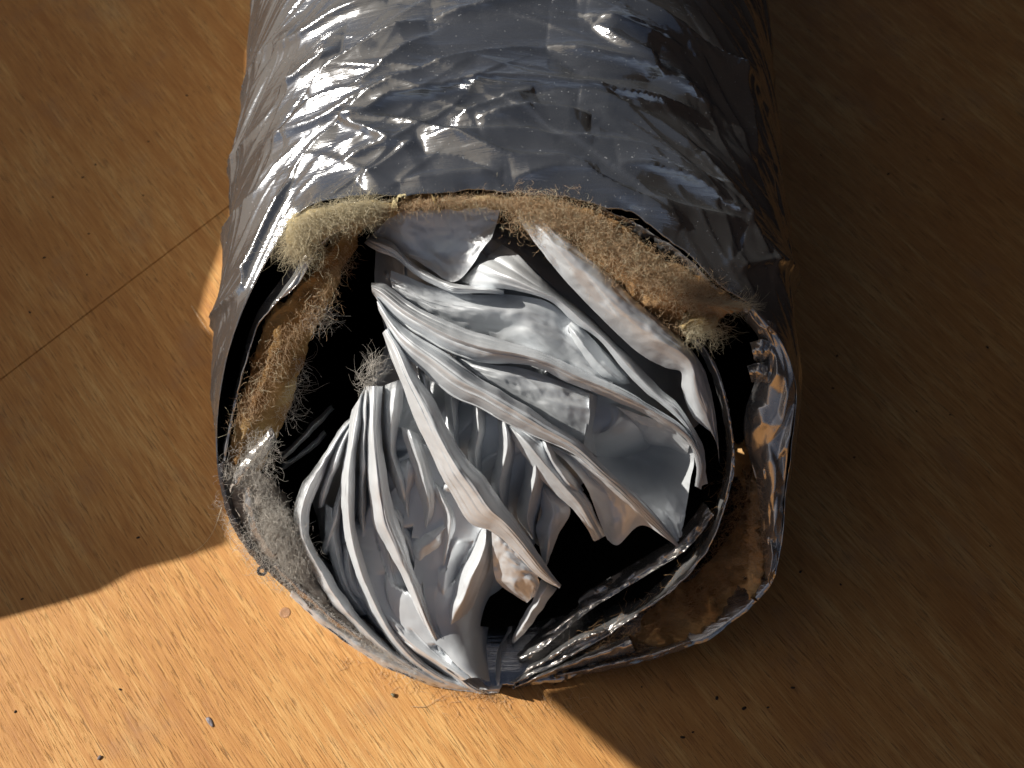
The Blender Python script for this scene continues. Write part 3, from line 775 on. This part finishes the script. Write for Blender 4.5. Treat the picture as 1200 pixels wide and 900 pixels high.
# left facing: edge curve, then back into the dark gap
fl = [(448, 253, -.3), (420, 261, -.2), (395, 271, -.1), (371, 295, 0), (350, 332, .05), (323, 355, .05), (302, 380, 0), (291, 412, 0), (280, 450, 0), (272, 486, 0), (264, 530, 0), (264, 560, 0)]
fb = [(440, 250, -.5), (405, 260, -.5), (374, 274, -.5), (347, 303, -.6), (324, 334, -.7), (304, 362, -.8), (292, 390, -.9), (284, 420, -.9), (276, 455, -.8), (268, 490, -.7), (260, 530, -.5), (259, 562, -.3)]
Q = crinkle(loft([fl, [tuple((np.array(a) * .5 + np.array(b) * .5) + np.array((2, 2, .2))) for a, b in zip(fl, fb)], fb], 160, 21), .05, 71, 9, 5)
sheet('inner_facing', Q, M_FACING, duct, .0002, 200, 71, .0004)
# right and bottom facing: bright edge of the film around the liner
fe = [(812, 392, -.9), (828, 410, -.6), (843, 440, -.3), (853, 475, -.1), (859, 510, 0), (860, 545, 0), (854, 575, 0), (845, 604, 0), (834, 634, 0), (812, 666, 0), (780, 698, 0), (742, 724, 0), (702, 750, 0), (652, 780, 0), (606, 799, .1)]
fi = [(806, 398, -2.5), (818, 418, -2.2), (832, 446, -2), (842, 480, -2), (846, 512, -2), (846, 545, -2), (840, 572, -2.2), (828, 602, -2.6), (808, 632, -3), (780, 655, -3.2), (745, 676, -3.2), (705, 700, -3), (665, 728, -2.4), (625, 762, -1.4), (588, 800, -.5)]
fi = [(*(np.array(a[:2]) * .3 + np.array(b[:2]) * .7), b[2]) for i, (a, b) in enumerate(zip(fe, fi))]
fm = [tuple(np.array(a) * .6 + np.array(b) * .4 + np.array((1, 1, .45))) for a, b in zip(fe, fi)]
Q = crinkle(loft([fe, fm, fi], 220, 25), .10, 72, 16, 4)
Q = crinkle(Q, .05, 172, 6, 5)
sheet('inner_facing', Q, M_FACING, duct, .0003, 200, 72, .0005)
# second crumpled layer inside the bottom right facing
f2 = [(836, 604, -.9), (806, 642, -1.0), (768, 668, -1.1), (728, 692, -1.1), (690, 716, -1.0), (655, 744, -.8), (628, 766, -.6), (612, 776, -.6)]
f3 = [(x - 12, y - 16, h - 1.3) for x, y, h in f2]
fx = [(x - 5, y - 7, h - .2) for x, y, h in f2]
sheet('film_fold', crinkle(crinkle(loft([f2, fx, f3], 170, 21), .14, 73, 14, 5), .07, 173, 5, 4), M_FACING, duct, .0002, 200, 73, .0004)
# folds of film lying along the bottom lip
for k, (a, b, hh) in enumerate([([(600, 809), (650, 792), (700, 778), (745, 765)], [(612, 799), (650, 778), (698, 757), (736, 742)], .25),
                                ([(612, 792), (640, 778), (680, 755), (712, 742)], [(620, 780), (642, 768), (676, 744), (706, 736)], .1),
                                ([(650, 796), (710, 786), (770, 772), (812, 756)], [(660, 786), (715, 772), (765, 760), (806, 746)], .15)]):
    lo = [(x, y, -.3) for x, y in a]; hi = [(x, y, -.5) for x, y in b]; md = [tuple((np.array(p) + np.array(q)) / 2 + np.array((0, 0, .4 + hh))) for p, q in zip(lo, hi)]
    sheet('film_fold', crinkle(loft([lo, md, hi], 100, 17), .07, 80 + k, 6, 4), M_FACING, duct, .0003, 200, 80 + k, .0003)
# crumpled flap folded in along the right of the mouth
ro = [(884, 358, 0), (908, 388, 0), (926, 424, .1), (932, 462, .1), (925, 520, .1), (919, 580, .1), (914, 640, .1), (903, 686, .1)]
ri = [(872, 372, -1.0), (890, 400, -.9), (889, 434, -.9), (874, 478, -.8), (872, 512, -.8), (886, 566, -.9), (893, 630, -1.0), (896, 672, -.6)]
rm = [tuple((np.array(a) * .5 + np.array(b) * .5) + np.array((0, 0, .5))) for a, b in zip(ro, ri)]
sheet('folded_flap', crinkle(loft([ro, rm, ri], 170, 33),   .15, 74, 10, 6), M_FACING, duct, .00012, 160, 74, .0004)
# torn film hanging inside the top right edge, and crumpled scraps on the right
tr = resample([(700, 243, -.15), (738, 258, -.15), (768, 276, -.15), (800, 298, -.15), (845, 341, -.15), (878, 360, -.15), (902, 388, -.1)], 150)
jag = 5 + 9 * np.abs(vnoise(np.arange(150) * .11, np.zeros(150), 77)) + 4 * np.abs(vnoise(np.arange(150) * .5, np.zeros(150), 78))
low = tr + np.stack([-jag * .55, jag * .75, -.35 - .03 * jag], 1)
sheet('torn_film', crinkle(loft([[tuple(p) for p in tr], [tuple(p) for p in (tr * .5 + low * .5 + np.array([0, 0, .15]))], [tuple(p) for p in low]], 150, 15), .05, 90, 5, 4), M_FACING, duct, .0003, 300, 90, .0003)
for k, (cx, cy, w) in enumerate([(898, 386, 12), (893, 410, 14), (888, 436, 12)]):
    g = [[(cx - w, cy - w * .6, -.5), (cx, cy - w * .9, -.1), (cx + w, cy - w * .5, -.2)], [(cx - w * .8, cy + w * .2, -.2), (cx + w * .1, cy + w * .1, .1), (cx + w * .9, cy + w * .2, -.1)], [(cx - w * .6, cy + w, -.7), (cx + w * .2, cy + w, -.4), (cx + w * .7, cy + w * .9, -.5)]]
    sheet('torn_scrap', crinkle(loft(g, 40, 34), .06, 91 + k, 9, 8), M_FACING, duct, .0004, 300, 90 + k, .0003)

# ------------------------------------------------------------------ glass wool between the films
def wool(guides, mat, seed, amp=.0030, n=140, m=41, thick=.004, name='insulation'):
    return sheet(name, loft(guides, n, m), mat, duct, amp * .45, 170, seed, thick)
# top left puff
w1 = wool([[(338, 262, -.3), (352, 246, -.2), (400, 238, -.2), (470, 233, -.25), (550, 231, -.3), (620, 233, -.3)],
           [(336, 275, .1), (356, 262, .5), (400, 250, .5), (465, 240, .1), (550, 236, -.1), (620, 238, -.1)],
           [(338, 290, -.2), (362, 280, .3), (402, 262, .3), (462, 247, -.1), (550, 240, -.3), (620, 244, -.3)],
           [(342, 300, -1.0), (370, 293, -.6), (408, 267, -.5), (462, 252, -.7), (550, 243, -.9), (620, 248, -.8)]], M_WOOL, 101)
# left band under the facing
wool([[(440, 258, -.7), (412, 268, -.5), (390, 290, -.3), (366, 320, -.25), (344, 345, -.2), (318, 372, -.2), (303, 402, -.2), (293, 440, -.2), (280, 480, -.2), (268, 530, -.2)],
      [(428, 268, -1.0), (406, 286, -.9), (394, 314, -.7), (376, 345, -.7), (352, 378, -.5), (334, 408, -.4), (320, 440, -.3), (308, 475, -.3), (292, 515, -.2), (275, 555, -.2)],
      [(415, 290, -2.2), (402, 308, -2.2), (394, 334, -2.2), (378, 370, -2.2), (362, 398, -2.2), (352, 436, -2.2), (338, 476, -2.2), (325, 508, -2.0), (312, 540, -1.6), (296, 572, -1.2)]], M_WOOL_SHADED, 102)
# top right slab
wool([[(618, 232, -.3), (660, 238, -.25), (704, 248, -.3), (738, 272, -.4), (775, 300, -.3), (812, 318, -.3), (846, 342, -.3), (874, 360, -.4)],
      [(612, 240, .0), (652, 248, .25), (694, 268, .35), (724, 296, .45), (760, 320, .5), (796, 338, .5), (832, 352, .3), (866, 366, -.2)],
      [(606, 248, -.2), (644, 262, .1), (680, 288, .2), (708, 315, .25), (742, 344, .2), (778, 360, .1), (815, 366, -.3), (850, 372, -.6)],
      [(604, 254, -1.0), (640, 270, -.9), (674, 298, -.9), (702, 326, -.9), (734, 352, -1.0), (768, 376, -1.1), (800, 392, -1.3), (838, 384, -1.6)]], M_WOOL_TAN, 103)
wool([[(792, 376, -.6), (806, 366, -.4), (824, 362, -.5), (842, 366, -1)], [(796, 388, -.4), (810, 380, 0), (826, 374, 0), (840, 374, -.8)], [(806, 398, -1.2), (816, 394, -1), (828, 388, -1), (838, 382, -1.4)]], M_WOOL, 104, m=21, n=40)
# lower right bed
wool([[(880, 510, -2.6), (886, 560, -2.0), (890, 610, -1.3), (896, 655, -.7), (890, 690, -.4), (862, 716, -.4), (826, 740, -.4), (776, 758, -.4), (712, 776, -.4), (650, 792, -.3)],
      [(868, 520, -3.2), (872, 565, -2.8), (872, 615, -2.2), (866, 655, -1.6), (850, 686, -1.2), (820, 708, -1.0), (782, 730, -.9), (740, 748, -.8), (690, 768, -.7), (645, 788, -.4)],
      [(858, 525, -4), (858, 575, -3.8), (852, 610, -3.2), (838, 642, -2.6), (815, 672, -2.2), (784, 700, -2), (748, 724, -1.8), (708, 748, -1.5), (662, 776, -1.2), (630, 794, -.6)]], M_WOOL_BOUNCE, 105, amp=.009)
# dirty grey wool, lower left
wool([[(268, 530, -.5), (266, 570, -.3), (276, 606, -.2), (296, 645, -.2), (322, 672, -.2), (356, 704, -.2), (400, 742, -.15), (450, 774, -.1), (510, 798, -.1)],
      [(290, 545, -.6), (292, 580, -.1), (302, 612, .15), (320, 640, .2), (342, 668, .1), (372, 700, .05), (410, 732, .05), (456, 766, 0), (512, 795, 0)],
      [(316, 560, -1.2), (322, 590, -.5), (330, 616, -.2), (340, 640, -.1), (358, 668, -.2), (384, 700, -.3), (418, 728, -.3), (462, 762, -.2), (516, 792, -.1)],
      [(330, 572, -2.4), (340, 595, -1.8), (346, 620, -1.4), (352, 640, -1.2), (368, 668, -1.2), (392, 698, -1.2), (424, 724, -1.1), (466, 758, -.8), (518, 790, -.4)]], M_WOOL_GREY, 106)
# strips of film running through it
for k, g in enumerate([[[(272, 560, .1), (284, 540, .1), (300, 520, -.1), (318, 500, -.4)], [(276, 568, .2), (290, 548, .3), (306, 528, .1), (322, 508, -.3)], [(282, 574, -.3), (296, 556, -.2), (310, 536, -.3), (324, 516, -.7)]],
                       [[(286, 572, .2), (288, 600, .2), (298, 630, .2), (316, 656, .2)], [(292, 570, .4), (295, 598, .45), (305, 626, .45), (324, 655, .4)], [(297, 572, 0), (301, 598, 0), (312, 626, 0), (330, 656, 0)]],
                       [[(318, 664, .15), (345, 692, .15), (380, 724, .1), (420, 752, .1)], [(322, 660, .35), (350, 688, .35), (385, 720, .3), (424, 748, .25)], [(328, 658, 0), (356, 686, 0), (390, 718, 0), (428, 746, 0)]]]):
    sheet('film_strip', crinkle(loft(g, 60, 13), .05, 120 + k, 5, 4), M_FACING, duct, .0004, 200, 120 + k, .0003)
# dark taped edge of the jacket, lower left
te = [(255, 545, .05), (258, 575, .05), (268, 606, .05), (288, 642, .05), (310, 668, .05), (336, 690, .05), (362, 714, .05)]
sheet('edge_tape', crinkle(loft([te, [(x + 5, y - 3, .25) for x, y, h in te], [(x + 10, y - 6, 0) for x, y, h in te]], 90, 11), .05, 130, 5, 3), M_DARK, duct, .0006, 240, 130, .0005)
# pale lip under the lower left
pl = [(340, 696, .05), (372, 726, .05), (410, 755, .05), (455, 782, .05), (505, 801, .05), (560, 812, .05), (584, 812, .05)]
sheet('lip_film', loft([[(x, y + 2, -.1) for x, y, h in pl], [(x + 2, y - 4, .2) for x, y, h in pl], [(x + 5, y - 11, -.05) for x, y, h in pl]], 120, 13), M_LINER, duct, .0005, 120, 131, .0004)
# small eyelet hanging at the rim
def torus(name, c, R1, r1, mat, parent, nrm):
    q = Vector(nrm).to_track_quat('Z', 'Y')
    V, F = [], []
    for i in range(20):
        for j in range(10):
            a, b = i / 20 * 2 * math.pi, j / 10 * 2 * math.pi
            p = Vector(((R1 + r1 * math.cos(b)) * math.cos(a), (R1 + r1 * math.cos(b)) * math.sin(a), r1 * math.sin(b)))
            V.append(Vector(c) + q @ p); F.append((i * 10 + j, ((i + 1) % 20) * 10 + j, ((i + 1) % 20) * 10 + (j + 1) % 10, i * 10 + (j + 1) % 10))
    return mesh_obj(name, V, F, mat, parent)
torus('eyelet', mouth(307, 669, .15), .0016, .0007, M_DARK, duct, (0.2, -.6, .8))

# ------------------------------------------------------------------ loose fibres of the wool
class Tubes:
    def __init__(self): self.v, self.f = [], []
    def add(self, pts, r):
        pts = np.asarray(pts); n = len(pts); b = len(self.v)
        t = np.gradient(pts, axis=0); t /= np.linalg.norm(t, axis=1, keepdims=True) + 1e-12
        a = np.cross(t, (0.31, 0.52, 0.79)); a /= np.linalg.norm(a, axis=1, keepdims=True) + 1e-12
        c = np.cross(t, a)
        for i in range(n):
            rr_ = r * (1 - 0.6 * i / (n - 1))
            for k in range(3):
                an = k * 2.0944
                self.v.append(pts[i] + (a[i] * math.cos(an) + c[i] * math.sin(an)) * rr_)
        for i in range(n - 1):
            for k in range(3):
                self.f.append((b + i * 3 + k, b + i * 3 + (k + 1) % 3, b + (i + 1) * 3 + (k + 1) % 3, b + (i + 1) * 3 + k))
    def build(self, name, mat, parent=None):
        return mesh_obj(name, np.array(self.v), np.array(self.f), mat, parent)

def fuzz(curve, n, spread, length, mat, seed, bias=(0, 0, .3), curl=1.0, r=.000055, lift_h=.2):
    n = int(n * 1.5); curl *= .75
    """fine glass fibres standing out of the wool along a traced band; spread in pixels, length in mm"""
    g = np.random.default_rng(seed); C = resample(curve, 200); k = 8
    c = C[g.integers(0, 200, n)] + np.stack([g.normal(0, spread, n), g.normal(0, spread, n), g.normal(lift_h, .16, n)], 1)
    nrm = lambda a: a / (np.linalg.norm(a, axis=-1, keepdims=True) + 1e-12)
    p = lift(c); d = nrm(g.normal(0, .62, (n, 3)) + np.array(bias)); w = g.normal(0, 1, (n, 3)) * curl
    L_ = (length * .001 * g.uniform(.35, 1.5, n) / k)[:, None]
    P = [p]; 
    for q in range(k - 1):
        d = nrm(d + np.cross(w, d) * .3 + g.normal(0, .14, (n, 3))); p = p + d * L_
        p[:, 2] = np.maximum(p[:, 2], .0005); P.append(p)
    P = np.stack(P, 1); t = nrm(np.gradient(P, axis=1)); a = nrm(np.cross(t, (0.31, 0.52, 0.79))); b = np.cross(t, a)
    rad = (r * g.uniform(.6, 1.3, n))[:, None, None] * np.linspace(1, .4, k)[None, :, None]
    V = np.stack([P + (a * math.cos(x) + b * math.sin(x)) * rad for x in (0, 2.0944, 4.1888)], 2)      # n, k, 3 corners, xyz
    base = (np.arange(n) * k * 3)[:, None, None]; i_ = (np.arange(k - 1) * 3)[None, :, None]; c_ = np.arange(3)[None, None]; c2_ = (np.arange(3) + 1) % 3
    F = np.stack([base + i_ + c_, base + i_ + c2_, base + i_ + 3 + c2_, base + i_ + 3 + c_], -1).reshape(-1, 4)
    o = mesh_obj('loose_fibres', V.reshape(-1, 3), F, mat, duct); o['kind'] = 'stuff'
    return o
dn = tuple(-MUP * .7 + NRM * .5); up = tuple(NRM)
tl = [(342, 272, .2), (360, 262, .5), (400, 250, .5), (440, 244, .2)]
fuzz(tl, 2600, 7, 6, M_FIB, 201, tuple(RGT * .8 - MUP * .3), .4, lift_h=.12)
fuzz(tl, 500, 9, 8, M_FIB, 218, dn, .8)
fuzz([(338, 282, .0), (350, 290, .0), (372, 284, 0)], 420, 8, 11, M_FIB, 202, tuple(-MUP * .6 - RGT * .5 + NRM * .2), .7)
tm = [(440, 247, 0), (500, 237, 0), (560, 234, 0), (620, 238, 0)]
fuzz(tm, 1500, 3, 5, M_FIB_TAN, 203, tuple(RGT * .6 - MUP * .7), .7, lift_h=.05)
fuzz(tm, 450, 3, 6, M_FIB, 219, tuple(-MUP * 1.4), .9, lift_h=0)
tr1 = [(604, 246, 0), (640, 252, .2), (680, 266, .3), (715, 290, .4), (750, 314, .4), (790, 334, .4), (830, 350, .3)]
fuzz(tr1, 6500, 12, 4.5, M_FIB_TAN, 204, tuple(RGT * .4 - MUP * .4), 1.0, lift_h=.12)
fuzz(tr1, 2200, 12, 4.5, M_FIB, 224, tuple(RGT * .4 - MUP * .3), 1.0, lift_h=.15)
fuzz([(640, 268, -.3), (680, 302, -.3), (705, 330, -.3), (738, 356, -.3), (770, 378, -.5), (800, 388, -.6)], 800, 5, 8, M_FIB_TAN, 205, dn, 1.3)
fuzz([(800, 352, .3), (840, 356, .3), (876, 360, .1)], 260, 3, 8, M_FIB, 206, tuple(RGT * 1.8), .3)
fuzz([(806, 390, -.3), (826, 384, -.3), (842, 388, -.6)], 300, 7, 8, M_FIB, 207, tuple(RGT * .5 - MUP * .4), 1.0)
lf = [(404, 290, -.6), (384, 330, -.4), (356, 372, -.3), (330, 400, -.2), (306, 450, 0), (280, 500, 0)]
fuzz(lf, 1300, 9, 4.5, M_FIB_TAN, 208, tuple(RGT * .2 - MUP * .9), .4, lift_h=-.05)
fuzz(lf, 90, 11, 6, M_FIB, 220, tuple(RGT * .5 + NRM * .6), 1.0)
fuzz([(362, 380, -.8), (372, 368, -.8), (384, 372, -1)], 90, 6, 9, M_FIB_GREY, 209, tuple(RGT * .8), 1.0)
fuzz([(350, 420, -1.4), (342, 460, -1.4), (330, 490, -1.2)], 120, 7, 9, M_FIB_GREY, 210, tuple(RGT * .6 - MUP * .8), .8)
fuzz([(312, 600, .2), (326, 620, .3), (338, 645, .2), (352, 668, 0)], 3400, 11, 5, M_FIB_GREY, 211, tuple(-MUP * .6 + NRM * .3), .6)
fuzz([(272, 560, .2), (290, 540, .2), (310, 515, 0), (300, 590, .2)], 700, 9, 6, M_FIB_GREY, 212, up, .9)
fuzz([(285, 625, .1), (310, 655, .1), (350, 690, .1), (395, 730, .1), (430, 756, .1), (490, 790, .1)], 1200, 5, 4, M_FIB_GREY, 213, up, 1.2)
fuzz([(420, 452, -.4), (430, 446, -.4), (440, 424, -.6)], 120, 5, 9, M_FIB_GREY, 214, tuple(MUP * .6 + RGT * .4), .6, lift_h=0)
fuzz([(872, 560, -2), (864, 610, -1.6), (850, 660, -1.0), (805, 708, -.8), (745, 748, -.5), (690, 772, -.3)], 2400, 14, 7, M_FIB_BROWN, 215, tuple(RGT * .9 + MUP * .5), .5, lift_h=.1)
fuzz([(890, 560, -1), (892, 620, -.6), (885, 680, -.3)], 400, 7, 8, M_FIB_TAN, 216, tuple(-RGT * .6), .8)
fuzz([(530, 809, .1), (560, 813, .1), (580, 814, .1)], 90, 4, 4, M_FIB_TAN, 217, tuple(-MUP), 1.2)
fuzz([(258, 585, .1), (268, 610, .1), (290, 648, .1), (330, 690, .1)], 160, 3, 6, M_FIB_GREY, 221, tuple(-RGT + NRM * .2), 1.0)

# ------------------------------------------------------------------ small things lying on the wood
def strand(name, px, label, mat, r=.00016, z=.0006, hang=None):
    C = resample([(*ground(x, y, z)[:2], z + dz) for x, y, dz in px], 26)
    T = Tubes(); T.add(C, r)
    return tag(T.build(name, mat), label, 'fibre', 'stray fibres on the wood')
strand('loose_fibre', [(224, 358, 0), (234, 374, .001), (246, 392, 0)], 'short pale stray fibre on the wood left of the jacket', M_FIB)
strand('loose_fibre', [(262, 598, .004), (252, 622, .002), (240, 638, .001), (222, 650, 0)], 'long curved stray fibre beside the dirty grey wool', M_FIB)
strand('loose_fibre', [(482, 828, 0), (498, 828, 0), (512, 820, 0), (524, 812, 0)], 'brown curled fibre on the wood below the liner tip', M_FIB_TAN)

def pebble(name, px, py, sx, sy, sz, rot, mat, seed, label, cat):
    g = np.random.default_rng(seed); c = ground(px, py); V, F = [], []
    nu_, nv_ = 16, 9
    for j in range(nv_):
        th = math.pi * j / (nv_ - 1)
        for i in range(nu_):
            a = 2 * math.pi * i / nu_
            k = 1 + 0.16 * math.sin(2 * a + seed) + 0.12 * math.sin(3 * a + 2 * th + seed)
            x, y, zz = sx * math.sin(th) * math.cos(a) * k, sy * math.sin(th) * math.sin(a) * k, sz * (1 + math.cos(th)) * (1 + .1 * math.sin(a * 3))
            V.append((c[0] + x * math.cos(rot) - y * math.sin(rot), c[1] + x * math.sin(rot) + y * math.cos(rot), zz + .0002))
    F = grid_faces(nu_, nv_, True)
    return tag(mesh_obj(name, V, F, mat), label, cat)
pebble('grit_bead', 461, 815, .0010, .0010, .0007, 0, M_BEAD, 3, 'small round dark bead of grit on the sunlit wood', 'grit')
pebble('bark_chip', 246, 846, .0030, .0009, .00025, R(-55), M_CHIP, 5, 'oblong grey chip lying on the sunlit wood', 'chip')
pebble('wood_crumb', 117, 888, .001, .0008, .0004, 1, M_CHIP, 8, 'tiny brown crumb near the lower left corner', 'crumb')
# round plug set in the wood
def disc(name, px, py, r, h, mat, label, cat):
    c = ground(px, py); V, F = [], []
    prof = [(r, .0), (r, h * .6), (r * .86, h), (r * .7, h * .7), (0.0001, h * .75)]
    for q, z in prof:
        for i in range(28):
            a = 2 * math.pi * i / 28; V.append((c[0] + q * math.cos(a), c[1] + q * math.sin(a), z))
    return tag(mesh_obj(name, V, grid_faces(28, len(prof), True), mat), label, cat)
disc('nail_head', 334, 718, .0026, .00016, M_NAIL, 'flat reddish nail head set in the wood near the jacket lip', 'nail')
# fibre litter shed along the lip
g_ = np.random.default_rng(88); T = Tubes()
for i in range(90):
    x = g_.uniform(400, 680); c = ground(x, 815 - max(0, (520 - x)) * .42 + abs(g_.normal(0, 9)), 0.0006); a = g_.uniform(0, 6.28); pts = [c]
    for q in range(6):
        a += g_.normal(0, .6); pts.append(pts[-1] + np.array([math.cos(a), math.sin(a), 0]) * g_.uniform(.0003, .0012))
    T.add(np.array(pts), .00009)
tag(T.build('fibre_litter', M_FIB_TAN), 'short shed fibres littering the wood under the front lip', 'fibres', None, 'stuff')
# dark specks of dirt
sv, sf = [], []
SPECKS = [(219, 112, 3.2), (174, 166, 2.6), (112, 193, 3), (97, 208, 3), (62, 231, 3), (104, 274, 2.6), (52, 302, 3.6), (35, 366, 3), (102, 322, 2), (168, 229, 2),
          (26, 702, 3), (162, 630, 3.6), (141, 808, 3), (18, 834, 3), (1041, 204, 3.4), (1105, 140, 3.4), (962, 182, 2), (981, 417, 3), (1157, 407, 3.4), (976, 455, 2.6),
          (938, 670, 3.4), (872, 830, 4.4), (840, 818, 4), (929, 806, 3.6), (900, 829, 2.6), (812, 858, 2.4), (800, 864, 4), (752, 805, 2), (1001, 536, 2.6), (1113, 486, 2), (1074, 482, 2.4), (1160, 640, 2), (985, 685, 2.4)]
for x, y, s in SPECKS:
    c = ground(x, y); g = s * .5 / FPX * .58; b = len(sv); k = 9; ph0 = random.uniform(0, 6)
    for lv, (q, z) in enumerate([(1, .0001), (.7, .00045), (.15, .0006)]):
        for i in range(k):
            a = 2 * math.pi * i / k; w = g * q * (1 + .3 * math.sin(2 * a + ph0))
            sv.append((c[0] + w * math.cos(a) * 1.2, c[1] + w * math.sin(a), z))
    for lv in range(2):
        for i in range(k):
            sf.append((b + lv * k + i, b + lv * k + (i + 1) % k, b + lv * k + k + (i + 1) % k, b + lv * k + k + i))
    sf.append(tuple(b + 2 * k + i for i in range(k)))
tag(mesh_obj('dirt_specks', sv, sf, M_DIRT), 'scattered tiny dark specks of dirt on the wood', 'dirt', None, 'stuff')

# ------------------------------------------------------------------ beyond the picture: added screens, one cut to shape the sun, one to darken the right
BX = -0.50
def shade(gx, gy):
    h = (gx - BX) / SUN_A
    return (gy - SUN_B * h, h)
a0, a1 = ground(0, 726), ground(262, 637)
far = a0 + (a1 - a0) * ((-0.42 - a0[0]) / (a1[0] - a0[0]))
k0, k1 = ground(628, 811), ground(740, 900)
k2 = k0 + (k1 - k0) * 7.5
hole = [shade(*p) for p in [(-0.42, -0.5), far[:2], *[tuple(ground(x, y)[:2]) for x, y in [(0, 726), (60, 710), (115, 694), (160, 669), (215, 655), (268, 637), (266, 560), (256, 470), (252, 392), (240, 384), (234, 370), (243, 335), (256, 300), (267, 268), (285, 200), (290, 60)]], (a1[0] + .01, .6), (a1[0], 1.0), (.215, 1.0), (.25, .50), (.253, .43), (.272, .415), (.262, .385), (.285, .352), (.268, .340), (.288, .305), (.276, .298), (.300, .262), (.286, .252), (.16, .196), (.10, .172), k0[:2], k1[:2], k2[:2], (0.40, -0.5)]]  # opening shaped by casting the wanted sunlit outline back towards the sun
def screen_sheet():
    W = [(-0.55, 0.0), (1.3, 0.0), (1.3, 1.45), (-0.55, 1.45)]
    pts = [Vector(p) for p in W + hole]
    ed = [(i, (i + 1) % 4) for i in range(4)] + [(4 + i, 4 + (i + 1) % len(hole)) for i in range(len(hole))]
    vo, eo, fo, _, _, _ = delaunay_2d_cdt(pts, ed, [], 0, 1e-7)
    def inside(c):
        r = False; n = len(hole)
        for i in range(n):
            (x1, y1), (x2, y2) = hole[i], hole[(i + 1) % n]
            if (y1 > c[1]) != (y2 > c[1]) and c[0] < (x2 - x1) * (c[1] - y1) / (y2 - y1) + x1: r = not r
        return r
    tri = [f for f in fo if not inside(sum((vo[i] for i in f), Vector((0, 0))) / len(f))]
    return [(BX, p.x, p.y) for p in vo], [tuple(f) for f in tri]
tag(mesh_obj('shade_screen', *screen_sheet(), M_SCREEN, None, False), 'unseen pale translucent sheet added left of view, cut out to shape sun and shade', 'shade_screen')
def slab(x0, x1, y0, y1, z0, z1):
    return [(x, y, z) for z in (z0, z1) for x, y in ((x0, y0), (x1, y0), (x1, y1), (x0, y1))], [(3, 2, 1, 0), (4, 5, 6, 7)] + [(i, (i + 1) % 4, (i + 1) % 4 + 4, i + 4) for i in range(4)]
tag(mesh_obj('dark_screen', *slab(0.46, 0.48, -0.25, 1.0, 0.0, 0.62), M_DARK_SCREEN, None, False), 'unseen dark brown upright slab added right of view to darken the jacket reflections', 'dark_screen')
